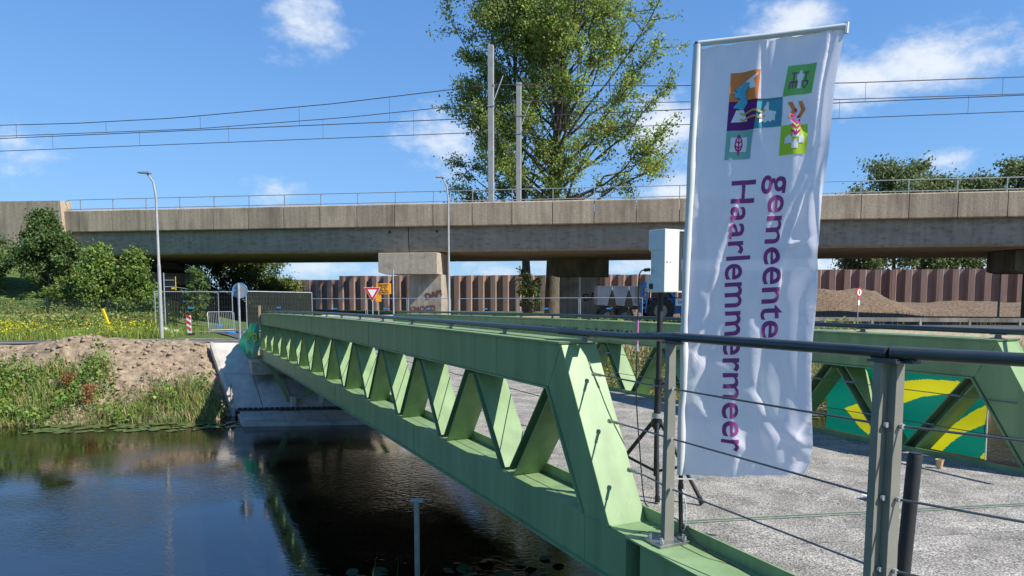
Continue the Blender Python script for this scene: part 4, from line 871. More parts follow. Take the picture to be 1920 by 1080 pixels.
def branchy(root, height, trunk_r, limbs, rmax_fn, z0, up, nleaf, lsize, spread, base_tint, lean=0, seed=1, sub=6, twist=1.0, wood='bark', leafname='crown', bright=0, off=(0, 0), inner=.25):
    """trunk > limbs; leaf clumps follow the twigs"""
    rng = np.random.default_rng(seed); B0 = wloc(root); tr = MB()
    npt = 12; tp_ = []
    for i in range(npt):
        t = i/(npt-1); tp_.append(B0 + Vector((off[0]*t + math.sin(t*3+seed)*.02*height*t, off[1]*t+math.cos(t*2.5+seed)*.02*height*t, height*.97*t - (.4 if i == 0 else 0))))
    tr.tube(tp_, [trunk_r*(1-.93*(i/(npt-1))**.8) for i in range(npt)], 9)
    cl = []; lim = MB()
    def at_t(t): f = t*(npt-1); i = min(int(f), npt-2); return tp_[i].lerp(tp_[i+1], f-i)
    for l in range(limbs):
        t = z0 + (1-z0)*((l+rng.random())/limbs)*.97; p = at_t(t); az = l*2.399963*twist + rng.normal()*.35
        R_ = rmax_fn(t, az)*(.72+.38*rng.random()); ang = (up(t) if callable(up) else up) + rng.normal()*.12
        d = Vector((math.cos(az)*math.cos(ang), math.sin(az)*math.cos(ang), math.sin(ang))); ln = R_/max(.25, math.cos(ang))
        pts = []; n = 7; r0 = max(.012, trunk_r*.30*(1-t)**.7*min(1, R_/3+.3))
        for i in range(n):
            f = i/(n-1); q = p + d*(ln*f) + Vector((0, 0, 1))*(ln*.16*f*f) + Vector(rng.normal(size=3))*(.04*ln*f)
            pts.append(q)
        lim.tube(pts, [r0*(1-.85*i/(n-1)) for i in range(n)], 5, False)
        for k in range(sub):
            f = inner + (1-inner)*rng.random()**.8; i = min(int(f*(n-1)), n-2); a = pts[i].lerp(pts[i+1], f*(n-1)-i)
            e = Vector(rng.normal(size=3)) + d*.9 + Vector((0, 0, .45)); e.normalize(); l2 = ln*(.12+.22*rng.random())*(1.15-f*.5)
            b = a+e*l2; lim.tube([a, a.lerp(b, .5)+Vector(rng.normal(size=3))*.03*l2, b], [r0*.35, r0*.22, r0*.08], 4, False)
            for g in (.35, .65, 1.0): cl.append(a.lerp(b, g))
        cl.append(pts[-1])
    for t in np.linspace(.86, 1, 6): cl.append(at_t(t))
    cl = np.array([tuple(c) for c in cl]); w = rng.random(len(cl))**1.6 + .12; cnt = np.maximum(1, (w/w.sum()*nleaf).astype(int))
    C = np.repeat(cl, cnt, axis=0); C = C + rng.normal(size=C.shape)*spread*np.repeat(.5+rng.random(len(cl)), cnt)[:, None]*np.array([1, 1, .8])
    clv = np.repeat(1+rng.normal(size=len(cl))*.22, cnt)[:, None]; ct = tints(len(C), base_tint, .18, .15, rng)*np.clip(clv, .5, 1.6)
    tr.build('trunk', wood, root, smooth=True); lim.build('branches', wood, root)
    leaves_mesh(leafname, C, lsize*(.7+.6*rng.random(len(C))), root, ct, rng=rng)
# the tall poplars behind the viaduct
GP = 'poplars behind the viaduct'
def gz(x, y): return float(zt(x, y))
t = thing('poplar_tree', 'tall leafy poplar behind the viaduct, right and thicker trunk of the two', 'tree', (3.55, 64, gz(3.55, 64)), GP)
branchy(t, 33, .72, 100, lambda t, az: 8.4*np.interp(t, [.2, .28, .36, .5, .7, .9, 1], [.8, 1.1, 1.0, .78, .6, .4, .2])*(1+.10*math.cos(az)), .255, lambda t: np.interp(t, [.25, .33, .5, .8], [.25, .5, .85, 1.05]), 92000, .235, .34, (.235, .315, .07), seed=4, sub=13, inner=.5, off=(1.2, 0))
t = thing('poplar_tree', 'tall leafy poplar behind the viaduct, left and slimmer trunk of the two', 'tree', (1.45, 65.5, gz(1.4, 65.5)), GP)
branchy(t, 28, .48, 70, lambda t, az: 6.6*np.interp(t, [.2, .33, .5, .8, 1], [.85, 1.0, .85, .6, .3])*(1-.16*math.cos(az)), .27, lambda t: np.interp(t, [.25, .35, .5, .8], [.25, .5, .85, 1.05]), 46000, .235, .34, (.185, .25, .062), seed=9, sub=12, inner=.5, off=(-1.0, 0))
# shrubs and small trees on the left embankment
SH = 'shrubs on the left embankment'
for x, y, h, r, nl, lab, tn, sd in ((-26.1, 40.5, 4.3, 1.9, 24000, 'tall dark shrub against the left wing wall', (.10, .155, .045), 21),
                                  (-21.9, 38.2, 3.6, 1.35, 17000, 'bright leafy shrub just right of the wing wall', (.17, .25, .055), 22),
                                  (-20.2, 38.4, 3.6, 1.1, 15000, 'leafy shrub next to the dark underpass', (.16, .235, .052), 23),
                                  (-23.9, 38.6, 1.7, 1.1, 9000, 'low rounded shrub between the two tall shrubs', (.15, .21, .05), 24),
                                  (-29.8, 40.0, 3.2, 1.9, 11000, 'dark shrub cut by the left picture edge', (.10, .15, .045), 25)):
    t = thing('shrub', lab, 'shrub', (x, y, gz(x, y)-.1), SH)
    branchy(t, h*1.12, .07, 58, lambda t, az, r=r: r*np.interp(t, [0, .12, .35, .65, .85, 1], [.8, 1.05, .8, .42, .2, .08]), .04, .58, int(nl*1.3), .15, .17, tn, seed=sd, sub=5, inner=.3)
t = thing('young_tree', 'slim sapling with tiered branches behind the construction fence', 'tree', (-16.3, 37, gz(-16.3, 37)))
branchy(t, 3.2, .035, 26, lambda t, az: .62*np.interp(t, [.1, .3, .7, 1], [.8, 1, .8, .3]), .12, .25, 3000, .13, .08, (.115, .18, .05), seed=31, sub=3)
for x, y, h, r, nl, lab, sd, tn in ((-27.5, 65, 4.9, 3.2, 15000, 'dense green bush seen under the viaduct, left one', 33, (.105, .15, .04)), (-23.6, 65, 4.4, 2.8, 13000, 'dense green bush seen under the viaduct, right one', 34, (.13, .175, .042)), (-20.9, 64, 2.6, 1.8, 7000, 'low olive bush in front of the sheet pile wall end', 35, (.15, .185, .045))):
    t = thing('bush', lab, 'bush', (x, y, gz(x, y)-.1), 'bushes beyond the underpass'); branchy(t, h, .07, 40, lambda t, az, r=r: r*np.interp(t, [0, .2, .5, .8, 1], [.85, 1, .9, .6, .2]), .05, .6, nl, .2, .28, tn, seed=sd, sub=5)
# trees beyond the wall at the right
for x, y, h, r, lab, sd in ((59.5, 112, 22, 6.2, 'rounded tree beyond the wall, leftmost and fullest above the right parapet', 41), (53.6, 110, 17.2, 3.4, 'lower treetop at the left end of the right hand row', 45), (65.6, 112, 20.5, 3.8, 'pointed tree second from the left above the right parapet', 42),
                            (72, 113, 20.3, 4.2, 'loose tree third from the left above the right parapet', 43), (79, 113, 22.5, 5, 'tree cut by the right picture edge above the parapet', 44)):
    t = thing('background_tree', lab, 'tree', (x, y, -.3), 'trees beyond the sheet pile wall'); branchy(t, h*.95, .4, 44, lambda t, az, r=r: r*np.interp(t, [.2, .35, .6, .85, 1], [.7, 1, 1, .75, .3]), .22, .55, 16000, .45, .7, (.15, .195, .075), seed=sd, sub=6)
# trunk sprouts
t = thing('bush', 'leafy sprouts around the foot of the slimmer poplar', 'bush', (1.6, 63.6, gz(1.6, 63.6)), 'bushes beyond the underpass'); branchy(t, 3.0, .05, 18, lambda t, az: .9, .05, .7, 2200, .2, .18, (.085, .115, .03), seed=51, sub=4)

def blades(name, X, Y, Z, h, w, tint, parent=None, bend=.35, mname='blade', rng=RNG):
    n = len(X); az = rng.random(n)*2*np.pi; d = np.stack([np.cos(az), np.sin(az), np.zeros(n)], 1); sd = np.stack([-np.sin(az), np.cos(az), np.zeros(n)], 1)
    az2 = rng.random(n)*2*np.pi; sd = np.stack([np.cos(az2), np.sin(az2), np.zeros(n)], 1)
    B = np.stack([X, Y, Z], 1); h = h[:, None]; w = (w*np.ones(n))[:, None]; bd = (bend*(.4+rng.random(n)))[:, None]; u = np.array([0, 0, 1.])
    p1 = B + u*h*.55 + d*h*bd*.3; p2 = B + u*h*(1-.25*bd) + d*h*bd
    V = np.stack([B-sd*w*.5, B+sd*w*.5, p1+sd*w*.4, p1-sd*w*.4, p2], 1).reshape(-1, 3); i = np.arange(n)*5
    F3 = np.concatenate([np.stack([i, i+1, i+2], 1), np.stack([i, i+2, i+3], 1), np.stack([i+3, i+2, i+4], 1)])
    return np_mesh(name, V, F3, mname, parent, tint=np.repeat(tint, 5, 0))
def scatter(n, x0, x1, s0, s1, dens=None):
    x = RNG.uniform(x0, x1, n); s = RNG.uniform(s0, s1, n)
    if dens is not None:
        k = RNG.random(n) < dens(x, s); x = x[k]; s = s[k]
    return x, y_edge(x)+s
# bank growth: grasses, reeds and broad leaves down to the water line
def bank_d(x, s): 
    top = np.interp(x, [-40, -17, -14.5, -12.2, -11.4, -10.6, -9.2, -8.4, -7.8], [2.3, 2.25, 2.3, 2.35, 1.35, 1.75, 1.8, 1.0, .2]) + (fbm(x*1.1, s*.9, 3, 61)-.5)*1.3
    return np.clip((top-s)*2.2, 0, 1)*(.35+.65*sst(.3, .6, fbm(x*.8, s*.8, 3, 63)))
x, y = scatter(52000, -34, -8.3, -.15, 3.2, bank_d); z = zt(x, y); hh = .13+.26*RNG.random(len(x))*(.4+fbm(x*.7, y*.7, 3, 5))*1.4
tt = tints(len(x), (.18, .235, .06), .28, .22); dry = RNG.random(len(x)) < .26; tt[dry] = tints(dry.sum(), (.38, .32, .16), .2, .05)
tag(blades('bank_grass', x, y, z-.03, hh, .022, tt), 'tall tangled grass covering the far canal bank', 'grass', kind='stuff')
x, y = scatter(95000, -34, -8.3, -.1, 3.0, lambda x, s: bank_d(x, s)*sst(.36, .56, fbm(x*.6+7, s*.6, 3, 71))); z = zt(x, y)
hh = RNG.random(len(x))*(.10+.62*sst(.35, .7, fbm(x*.9, y*.9, 3, 73))); C = np.stack([x, y, z+hh], 1); tt = tints(len(x), (.19, .285, .06), .25, .15)
o = leaves_mesh('bank_weeds', C, .10*(.5+1.0*RNG.random(len(x))), None, tt, aspect=1.7, up=.2); tag(o, 'broad leaved green weeds growing along the far canal bank', 'weeds', kind='stuff')
# right bank beyond the far truss
x, y = scatter(15000, -1.5, 24, -.2, 2.6, lambda x, s: .35+.65*sst(.35, .6, fbm(x*.7, s*.7, 3, 65))); z = zt(x, y)
tt = tints(len(x), (.18, .22, .06), .28, .22); dry = RNG.random(len(x)) < .15; tt[dry] = tints(dry.sum(), (.3, .25, .11), .2, .05)
tag(blades('reed_bed', x, y, z-.03, .3+.55*RNG.random(len(x)), .02, tt), 'reeds and grass on the bank right of the bridge', 'reeds', kind='stuff')
x, y = scatter(14000, -1.5, 13, -.1, 5.5, lambda x, s: sst(.4, .6, fbm(x*.6+3, s*.6, 3, 75))); z = zt(x, y); C = np.stack([x, y, z+RNG.random(len(x))*.75], 1)
tt = tints(len(x), (.17, .24, .05), .25, .15); yl = RNG.random(len(x)) < .10; tt[yl] = tints(yl.sum(), (.55, .45, .03), .15, .03)
tag(leaves_mesh('bank_weeds', C, .10*(.6+.8*RNG.random(len(x))), None, tt, aspect=1.6), 'bushy weeds on the bank right of the bridge', 'weeds', kind='stuff')
# verge with yellow flowers in front of the green fence
def verge_d(x, s): return sst(6.0, 6.6, s)*(1-.75*sst(8.6, 14, s))
x, y = scatter(46000, -40, -13.6, 5.9, 13.5, verge_d); z = zt(x, y); tt = tints(len(x), (.20, .26, .055), .25, .16)
tag(blades('verge_grass', x, y, z-.02, .16+.42*RNG.random(len(x))*(.5+fbm(x*.5, y*.5, 3, 81)), .022, tt), 'rough green grass on the verge behind the towpath', 'grass', kind='stuff')
x, y = scatter(24000, -36, -13.8, 6.3, 10.2, lambda x, s: sst(.42, .62, fbm(x*.45, s*.55, 3, 83))*.85); z = zt(x, y)
tt = tints(len(x), (.74, .60, .03), .12, .04); gr = RNG.random(len(x)) < .42; tt[gr] = tints(gr.sum(), (.13, .2, .04), .2, .1)
tag(leaves_mesh('yellow_flowers', np.stack([x, y, z+.22+.45*RNG.random(len(x))], 1), .062*(.7+.6*RNG.random(len(x))), None, tt, aspect=1.15), 'yellow flowering weeds along the verge', 'flowers', kind='stuff')
x, y = scatter(60000, -36, -17.6, 9.5, 20, lambda x, s: .4+.6*sst(.35, .6, fbm(x*.4, s*.4, 3, 85))); z = zt(x, y); tt = tints(len(x), (.24, .27, .07), .25, .2)
tag(leaves_mesh('embankment_brush', np.stack([x, y, z+RNG.random(len(x))*.9], 1), .12*(.6+.8*RNG.random(len(x))), None, tt, aspect=1.6), 'mixed low brush on the embankment behind the green fence', 'brush', kind='stuff')
x, y = scatter(5000, 10, 60, 16, 36, lambda x, s: sst(.5, .66, fbm(x*.3, s*.3, 3, 87))); z = zt(x, y)
tag(blades('rough_grass', x, y, z-.03, .15+.4*RNG.random(len(x)), .04, tints(len(x), (.15, .155, .05), .25, .2)), 'sparse rough grass on the spoil at the right', 'grass', kind='stuff')
# orange-brown dock plants
for x, s, h, lab in ((-12.75, 1.15, .72, 'rusty brown dock plant standing upright on the bank'), (-12.0, .75, .66, 'broad rusty dock plant low on the bank by the water'), (-14.3, .45, .5, 'pale orange dock plant at the left of the bank')):
    yy = y_edge(x)+s; t = thing('dock_plant', lab, 'plant', (x, float(yy), gz(x, yy)), 'dock plants on the far bank'); b0 = wloc(t)
    MB().tube([b0, b0+Vector((.02, 0, h*.6)), b0+Vector((.05, .01, h))], [.012, .009, .004], 5).build('stem', 'wood', t)
    n = 420; f = RNG.random(n)**.7; C = np.array(b0)+np.stack([RNG.normal(size=n)*.09*(.4+f)+.05*f, RNG.normal(size=n)*.09, h*(.15+.85*f)], 1)
    leaves_mesh('seed_heads', C, .05, t, tints(n, (.30, .125, .05), .25, .1), aspect=1.3)['kind'] = 'stuff'
# soil clods on the bank
def clods():
    n = 3000; x = RNG.uniform(-34, -8.2, n); s = RNG.uniform(1.2, 3.9, n); y = y_edge(x)+s; z = zt(x, y); r = .014+.085*RNG.random(n)**5
    base = np.array([(1, 0, 0), (-1, 0, 0), (0, 1, 0), (0, -1, 0), (0, 0, 1), (0, 0, -1)], float); fc = np.array([(0, 2, 4), (2, 1, 4), (1, 3, 4), (3, 0, 4), (2, 0, 5), (1, 2, 5), (3, 1, 5), (0, 3, 5)])
    V = (base[None]*(.7+.6*RNG.random((n, 6, 1))))*r[:, None, None]*np.array([1.2, 1.2, .8]) + np.stack([x, y, z+r*.3], 1)[:, None]
    Fc = fc[None]+(np.arange(n)*6)[:, None, None]; tag(np_mesh('soil_clods', V.reshape(-1, 3), Fc.reshape(-1, 3), 'clod'), 'loose clods of brown soil on the bank', 'soil', kind='stuff')
clods()
# lily pads
def pad_mesh(r, n=12):
    vs = [(0, 0, .004)]+[(r*math.cos(a), r*math.sin(a), .004+.006*math.sin(3*a)) for a in np.linspace(.15, 2*math.pi-.15, n)]
    me = bpy.data.meshes.new('lily_pad'); me.from_pydata(vs, [], [(0, i, i+1) for i in range(1, n)]); return me
mat('pad', (.075, .12, .035), (.12, .15, .05), rough=.3, scale=3); mat('pad_dark', (.035, .06, .025), (.05, .08, .03), rough=.6, spec=.2, scale=5)
pads = [pad_mesh(r) for r in (.09, .12, .15)]; [p.materials.append(MATS['pad']) for p in pads]; padn = [pad_mesh(r) for r in (.08, .11)]; [p.materials.append(MATS['pad_dark']) for p in padn]
for i in range(170):
    x = RNG.uniform(-12.6, -7.4) if i < 120 else RNG.uniform(5.5, 19); s = -RNG.random()**1.4*1.15-.12
    if i >= 120: s *= 1.7
    o = link('lily_pad', random.choice(pads), None, None, loc=(x, float(y_edge(x)+s), WATER_Z+.008+.004*RNG.random())); o.rotation_euler = (0, 0, RNG.random()*6.28)
    tag(o, 'pale green lily pad floating along the far bank' if i < 120 else 'pale green lily pad floating right of the bridge', 'lily pad', 'lily pads by the far bank' if i < 120 else 'lily pads right of the bridge')
for x, y in ((-.82, 8.95), (-.62, 9.0), (-.55, 8.8), (-.35, 9.3), (-.72, 9.2), (-.1, 8.85), (-1.9, 8.75), (-2.05, 8.9), (-2.3, 8.7), (-1.7, 8.9), (.25, 9.1), (.45, 9.4), (.1, 9.2), (-.95, 8.6), (-1.5, 8.6), (.62, 9.2), (.3, 8.8)):
    o = link('lily_pad', random.choice(padn), None, None, loc=(x, y, WATER_Z+.02)); o.rotation_euler = (RNG.normal()*.15, RNG.normal()*.15, RNG.random()*6.28)
    tag(o, 'dark green lily pad on the dark water below the camera', 'lily pad', 'lily pads near the camera')
# near bank grass and the reeds at the picture's lower edge
x = RNG.uniform(-9, 2.0, 5000); y = y_near(x)-RNG.random(5000)*4.5; z = zt(x, y); tag(blades('near_bank_grass', x, y, z-.03, .12+.3*RNG.random(5000), .012, tints(5000, (.07, .10, .03), .25, .2)), 'grass on the near canal bank below the camera', 'grass', kind='stuff')
for i, (x, y, tz, dx, lab) in enumerate(((-1.10, 5.25, -.30, .07, 'long pale grass blade arching at the lower edge, leftmost'), (-.80, 5.3, -.40, .16, 'long grass blade bending over in front of the water post'), (-1.2, 5.0, -.46, -.06, 'short feathery reed at the lower edge'), (-.92, 5.4, -.42, .03, 'thin upright blade left of the water post'))):
    b0 = Vector((x, y, float(zt(x, y)))); t = thing('reed', lab, 'reed', tuple(b0), 'reeds at the lower edge')
    n = 9; rings = []
    for k in range(n):
        f = k/(n-1); p = b0 + Vector((dx*f**3, .04*f*f, (tz-b0.z)*(f if f < .8 else .8+(f-.8)*.6))); w = .007*(1-.9*f)
        rings.append([p+Vector((-w, 0, 0)), p+Vector((0, -w*.4, 0)), p+Vector((w, 0, 0)), p+Vector((0, w*.2, 0))])
    mat('reed_blade', (.17, .20, .07), rough=.5) if 'reed_blade' not in MATS else None
    MB().sweep(rings).build('stalk', 'reed_blade', t, smooth=True)
    for q in (.35, .6):
        a = b0.lerp(Vector((x+dx*.2, y, tz)), q); MB().tube([a, a+Vector((.06*(-1)**i, .01, .12)), a+Vector((.16*(-1)**i, .02, .13))], [.004, .004, .001], 4).build('leaf', 'reed_blade', t)
wp = thing('water_post', 'thin grey steel post with flat top plate standing in the water', 'post', (-.846, 6.2, -2.6))
MB().box((-.846, 6.2, -1.42), (.042, .042, 2.36)).build('post', 'galv', wp, bevel=.004); MB().box((-.842, 6.2, -.237), (.112, .09, .010)).build('top_plate', 'galv', wp)

# ------------------------------------------------------------------ street furniture on the far bank
def lamp(x, y, h, arm, label):
    z = gz(x, y); t = thing('lamp_post', label, 'street lamp', (x, y, z-.1), 'street lamps on the far bank')
    MB().tube([(x, y, z-.1), (x, y, z+h*.45)], [.07, .064], 12).build('lower_shaft', 'mast', t, smooth=True)
    MB().tube([(x, y, z+h*.45), (x, y, z+h*.455), (x, y, z+h*.86), (x+arm*.25, y, z+h*.95), (x+arm*.8, y, z+h*.99), (x+arm, y, z+h)], [.064, .05, .042, .036, .03, .028], 12).build('upper_shaft', 'mast', t, smooth=True)
    hd = MB(); c = Vector((x+arm*1.25, y, z+h+.02)); hd.sweep([[c+Vector((a, b, e)) for a, b, e in q] for q in ([(-.25, -.1, .0), (-.25, .1, 0), (-.25, .1, .06), (-.25, -.1, .06)], [(.22, -.12, -.02), (.22, .12, -.02), (.22, .1, .08), (.22, -.1, .08)])]); hd.build('lamp_head', 'galv', t, bevel=.02)
lamp(-13.35, 27.2, 6.15, -.30, 'slim grey lamp post at the left by the spoil heap')
lamp(-3.25, 37.0, 7.7, -.32, 'slim pale lamp post in front of the front pier')
lamp(31.6, 46.5, 6.5, .5, 'slim lamp post leaning beside the right hand pier')
def sign_post(t, x, y, z, h, r=.03): MB().tube([(x, y, z-.2), (x, y, z+h)], r, 10).build('post', 'galv', t, smooth=True)
z = gz(-8.9, 23.6); t = thing('round_sign', 'back of a round blue-rimmed traffic sign at the bridge end', 'traffic sign', (-8.92, 23.4, z)); sign_post(t, -8.92, 23.4, z, 1.95, .036)
MB().disc((-8.90, 23.46, z+1.72), .245, (0, 1, 0), .012, 32).build('plate', 'sign_back', t); MB().tube([(-8.90+.245*math.cos(a), 23.46, z+1.72+.245*math.sin(a)) for a in np.linspace(0, 2*math.pi, 33)], .014, 6).build('rim', 'blue', t)
MB().box((-8.92, 23.43, z+1.72), (.07, .04, .48)).build('bracket', 'galv', t); MB().box((-9.06, 23.452, z+1.74), (.07, .004, .05)).build('sticker', 'white', t)
z = gz(-7.1, 37); t = thing('yield_sign', 'white triangular yield sign with red border at the bridge road', 'traffic sign', (-7.2, 37, z)); sign_post(t, -7.2, 37, z, 2.25)
def tri(cx, cz, w, y, th): h = w*.866; return MB().extrude([(cx-w/2, y, cz+h/3), (cx, y, cz-2*h/3), (cx+w/2, y, cz+h/3)], (0, th, 0))
tri(-7.2, 1.60, .86, 36.955, .010).build('pale_edge', 'white', t); tri(-7.2, 1.60, .80, 36.950, .004).build('red_border', 'red', t); tri(-7.2, 1.605, .47, 36.944, .004).build('white_field', 'white', t)
t = thing('warning_plate', 'small orange plate on a short post behind the yield sign', 'sign', (-7.0, 37.6, gz(-7, 37.6))); MB().box((-7.0, 37.6, .5), (.04, .04, 2.0)).build('post', 'wood', t); MB().box((-7.0, 37.57, 1.28), (.30, .02, .34)).build('plate', 'orange', t)
t = thing('access_sign', 'orange no-access text sign with black lettering on a tall post', 'sign', (-6.35, 38.4, gz(-6.3, 38.4)), None); sign_post(t, -6.35, 38.4, gz(-6.3, 38.4), 3.1, .045)
ex = Vector((1, .02, .03)).normalized(); sb = MB().box((-6.86, 38.34, 1.78), (.80, .02, .58), ex, (0, 1, 0)).build('plate', 'orange', t, bevel=.01)
for i, tx in enumerate(('VERBODEN', 'TOEGANG', 'ART. 461', 'WETB.VAN', 'STRAFRECHT')): text_obj(tx, .105, face_mat((-6.90, 38.322, 1.99-.105*i), ex, (0, 0, 1)), 'lettering', sb, 'lettering', .02, .002)
z = gz(-15.9, 32.6); t = thing('direction_board', 'back of a dark rectangular board on a thin pole by the left lamp', 'sign', (-15.95, 32.9, z)); sign_post(t, -15.95, 32.9, z, 2.75, .028)
MB().box((-15.75, 32.94, z+2.27), (.62, .02, .60)).build('plate', 'sign_dark', t); MB().box((-15.43, 32.94, z+2.27), (.02, .03, .62)).build('yellow_edge', 'yellow', t); MB().box((-15.55, 32.925, z+2.06), (.15, .006, .1)).build('yellow_label', 'yellow', t)
for zz in (2.12, 2.42): MB().box((-15.75, 32.92, z+zz), (.5, .02, .035)).build('back_rail', 'galv', t)
z = gz(-13.7, 30.6); t = thing('beacon_panel', 'red and white striped beacon panel in front of the fence', 'beacon', (-13.75, 30.4, z))
MB().box((-13.75, 30.4, z+.46), (.20, .03, .76)).build('panel', 'white', t, bevel=.02); MB().box((-13.75, 30.4, z+.05), (.34, .4, .1)).build('foot', 'black_matt', t)
for i in range(3): zz = z+.18+.24*i; MB().extrude([(-13.85, 30.38, zz+.13), (-13.65, 30.38, zz), (-13.65, 30.38, zz+.12), (-13.85, 30.38, zz+.25)], (0, -.004, 0)).build('red_stripe', 'red', t)
t = thing('yellow_marker', 'leaning yellow marker post on the flowering verge', 'post', (-15.75, 28.2, gz(-15.7, 28.2)))
MB().bar((-15.72, 28.2, gz(-15.7, 28.2)-.1), (-16.02, 28.0, gz(-15.7, 28.2)+1.12), .09, .09, (1, 0, 0)).build('post', 'yellow', t, bevel=.01); MB().sweep([[(-15.72+r*math.cos(a)*1.3, 28.2+r*math.sin(a), gz(-15.7, 28.2)+zz) for a in np.linspace(0, 5.8, 12)] for r, zz in ((.42, -.05), (.3, .06), (.05, .1))]).build('gravel_foot', 'clod', t)
# crowd barrier
def barrier():
    t = thing('crowd_barrier', 'galvanised crowd control barrier leaning by the construction fence', 'barrier', (-13.35, 32.3, gz(-13.3, 32.3)))
    a = Vector((-13.75, 32.4, gz(-13.75, 32.4))); b = Vector((-12.95, 33.4, gz(-12.95, 33.4))); up = Vector((-.05, .0, 1))
    fr = MB(); fr.tube([a+up*.1, a+up*.9, a.lerp(b, .04)+up*.95, b.lerp(a, .04)+up*.95, b+up*.9, b+up*.1, b.lerp(a, .04)+up*.12, a.lerp(b, .04)+up*.12, a+up*.14], .02, 6); fr.build('frame', 'galv', t, smooth=True)
    for i in range(1, 15): p = a.lerp(b, i/15); MB().tube([p+up*.12, p+up*.95], .009, 5).build('bar', 'galv', t)
    for p in (a, b): MB().tube([p+Vector((.1, -.25, 0)), p+up*.1, p+Vector((-.1, .25, 0))], .014, 5).build('foot', 'galv', t)
barrier()
# fences
def wire_grid(a, b, z0, z1, nx, nz, r, extra=None):
    a = Vector(a); b = Vector(b); m = MB(); d = (b-a).normalized()
    for i in range(nx+1):
        p = a.lerp(b, i/nx); m.box(p+Vector((0, 0, (z0+z1)/2)), (r, r, z1-z0), d, Vector((-d.y, d.x, 0)))
    for j in range(nz+1):
        zz = z0+(z1-z0)*j/nz; m.bar(a+Vector((0, 0, zz)), b+Vector((0, 0, zz)), r, r, (0, 0, 1))
    return m
def green_fence():
    t = thing('mesh_fence', 'dark green wire mesh fence behind the flowering verge', 'fence', (-22, 32.5, -.2))
    pts = [(-31.6 + 2.6*i, 31.6 + .27*i) for i in range(7)]
    for i, (x, y) in enumerate(pts):
        z = gz(x, y); MB().box((x, y, z+.78), (.06, .06, 1.65)).build('post', 'fence_green', t)
        if i < len(pts)-1:
            x2, y2 = pts[i+1]; pa = wire_grid((x, y, z), (x2, y2, gz(x2, y2)), .05, 1.52, 46, 7, .009).build('mesh_panel', 'fence_green', t); pa['kind'] = 'stuff'
green_fence()
def site_fence(a, b, label, h=1.85, screen=False, fill=None):
    a = Vector((*a, gz(*a))); b = Vector((*b, gz(*b))); t = thing('construction_fence', label, 'fence', tuple((a+b)/2), 'construction fence panels on the far bank')
    for p in (a, b): MB().tube([p+Vector((0, 0, .02)), p+Vector((0, 0, h))], .022, 7).build('upright', 'galv', t, smooth=True)
    MB().tube([a+Vector((0, 0, h)), b+Vector((0, 0, h))], .022, 7).build('top_rail', 'galv', t, smooth=True); MB().tube([a+Vector((0, 0, .12)), b+Vector((0, 0, .12))], .018, 7).build('bottom_rail', 'galv', t, smooth=True)
    w = wire_grid(a, b, .13, h-.02, 30, 8, .0032).build('wire_mesh', 'mesh_grey', t); w['kind'] = 'stuff'
    if screen:
        d = (b-a).normalized()
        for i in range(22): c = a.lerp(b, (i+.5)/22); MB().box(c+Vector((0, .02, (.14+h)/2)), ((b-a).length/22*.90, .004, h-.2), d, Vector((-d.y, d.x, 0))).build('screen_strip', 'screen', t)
    c = a.lerp(b, .46); MB().box(c+Vector((0, -.02, h*.62)), (.26, .012, .075)).build('maker_plate', 'blue', t)
    for p in (a, b): MB().box(p+Vector((0, 0, .06)), (.22, .62, .12)).build('foot_block', 'blue' if p is b else 'conc_grey', t, bevel=.02)
site_fence((-15.4, 30.9), (-12.2, 31.25), 'steel mesh construction fence panel in front of the sapling')
site_fence((-11.5, 31.0), (-9.3, 33.3), 'dark screened construction fence panel beside the round sign', screen=True)
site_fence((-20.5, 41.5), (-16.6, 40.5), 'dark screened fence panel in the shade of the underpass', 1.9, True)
for x0, w, lab in ((-12.6, 3.6, 'mesh fence panel right of the screened panel, before the sand heap'), (-8.9, 2.5, 'mesh fence panel behind the yield sign'), (-6.3, 2.6, 'mesh fence panel left of the front pier graffiti'), (-3.2, 3.5, 'mesh fence panel right of the pale lamp post'), (.4, 3.5, 'mesh fence panel in front of the poplar trunks'), (4.0, 3.5, 'mesh fence panel in front of the trailer')):
    site_fence((x0, 42.5-.171*x0), (x0+w, 42.5-.171*(x0+w)), lab, 1.62)
# white bag heap
t = thing('rubble_bag', 'crumpled white bag lying beside the left lamp post', 'bag', (-14.6, 29.9, gz(-14.6, 29.9)))
def bag(c, r, par):
    n, m_ = 14, 8; rings = [[Vector(c)+Vector((math.cos(a)*r*math.sin(p)*(1+.3*math.sin(a*5+p*7)), math.sin(a)*r*math.sin(p)*(1+.25*math.cos(a*4+p*5)), r*.62*(1-math.cos(p))*(1+.12*math.sin(a*6)))) for a in np.linspace(0, 2*math.pi, n, endpoint=False)] for p in np.linspace(.15, 2.9, m_)]
    MB().sweep(rings).build('bag', 'white', par)
bag((-14.6, 29.9, gz(-14.6, 29.9)), .26, t); bag((-14.15, 30.0, gz(-14.2, 30)), .2, t)
# striped gauge post
z = gz(-16.2, 60); t = thing('camera_pole', 'thin white pole with a small camera before the sheet piles', 'pole', (-16.2, 60, z)); MB().tube([(-16.2, 60, z-.1), (-16.2, 60, 1.62)], .06, 8).build('pole', 'white', t); MB().box((-16.15, 59.95, 1.72), (.38, .2, .2)).build('camera', 'white', t, bevel=.03)
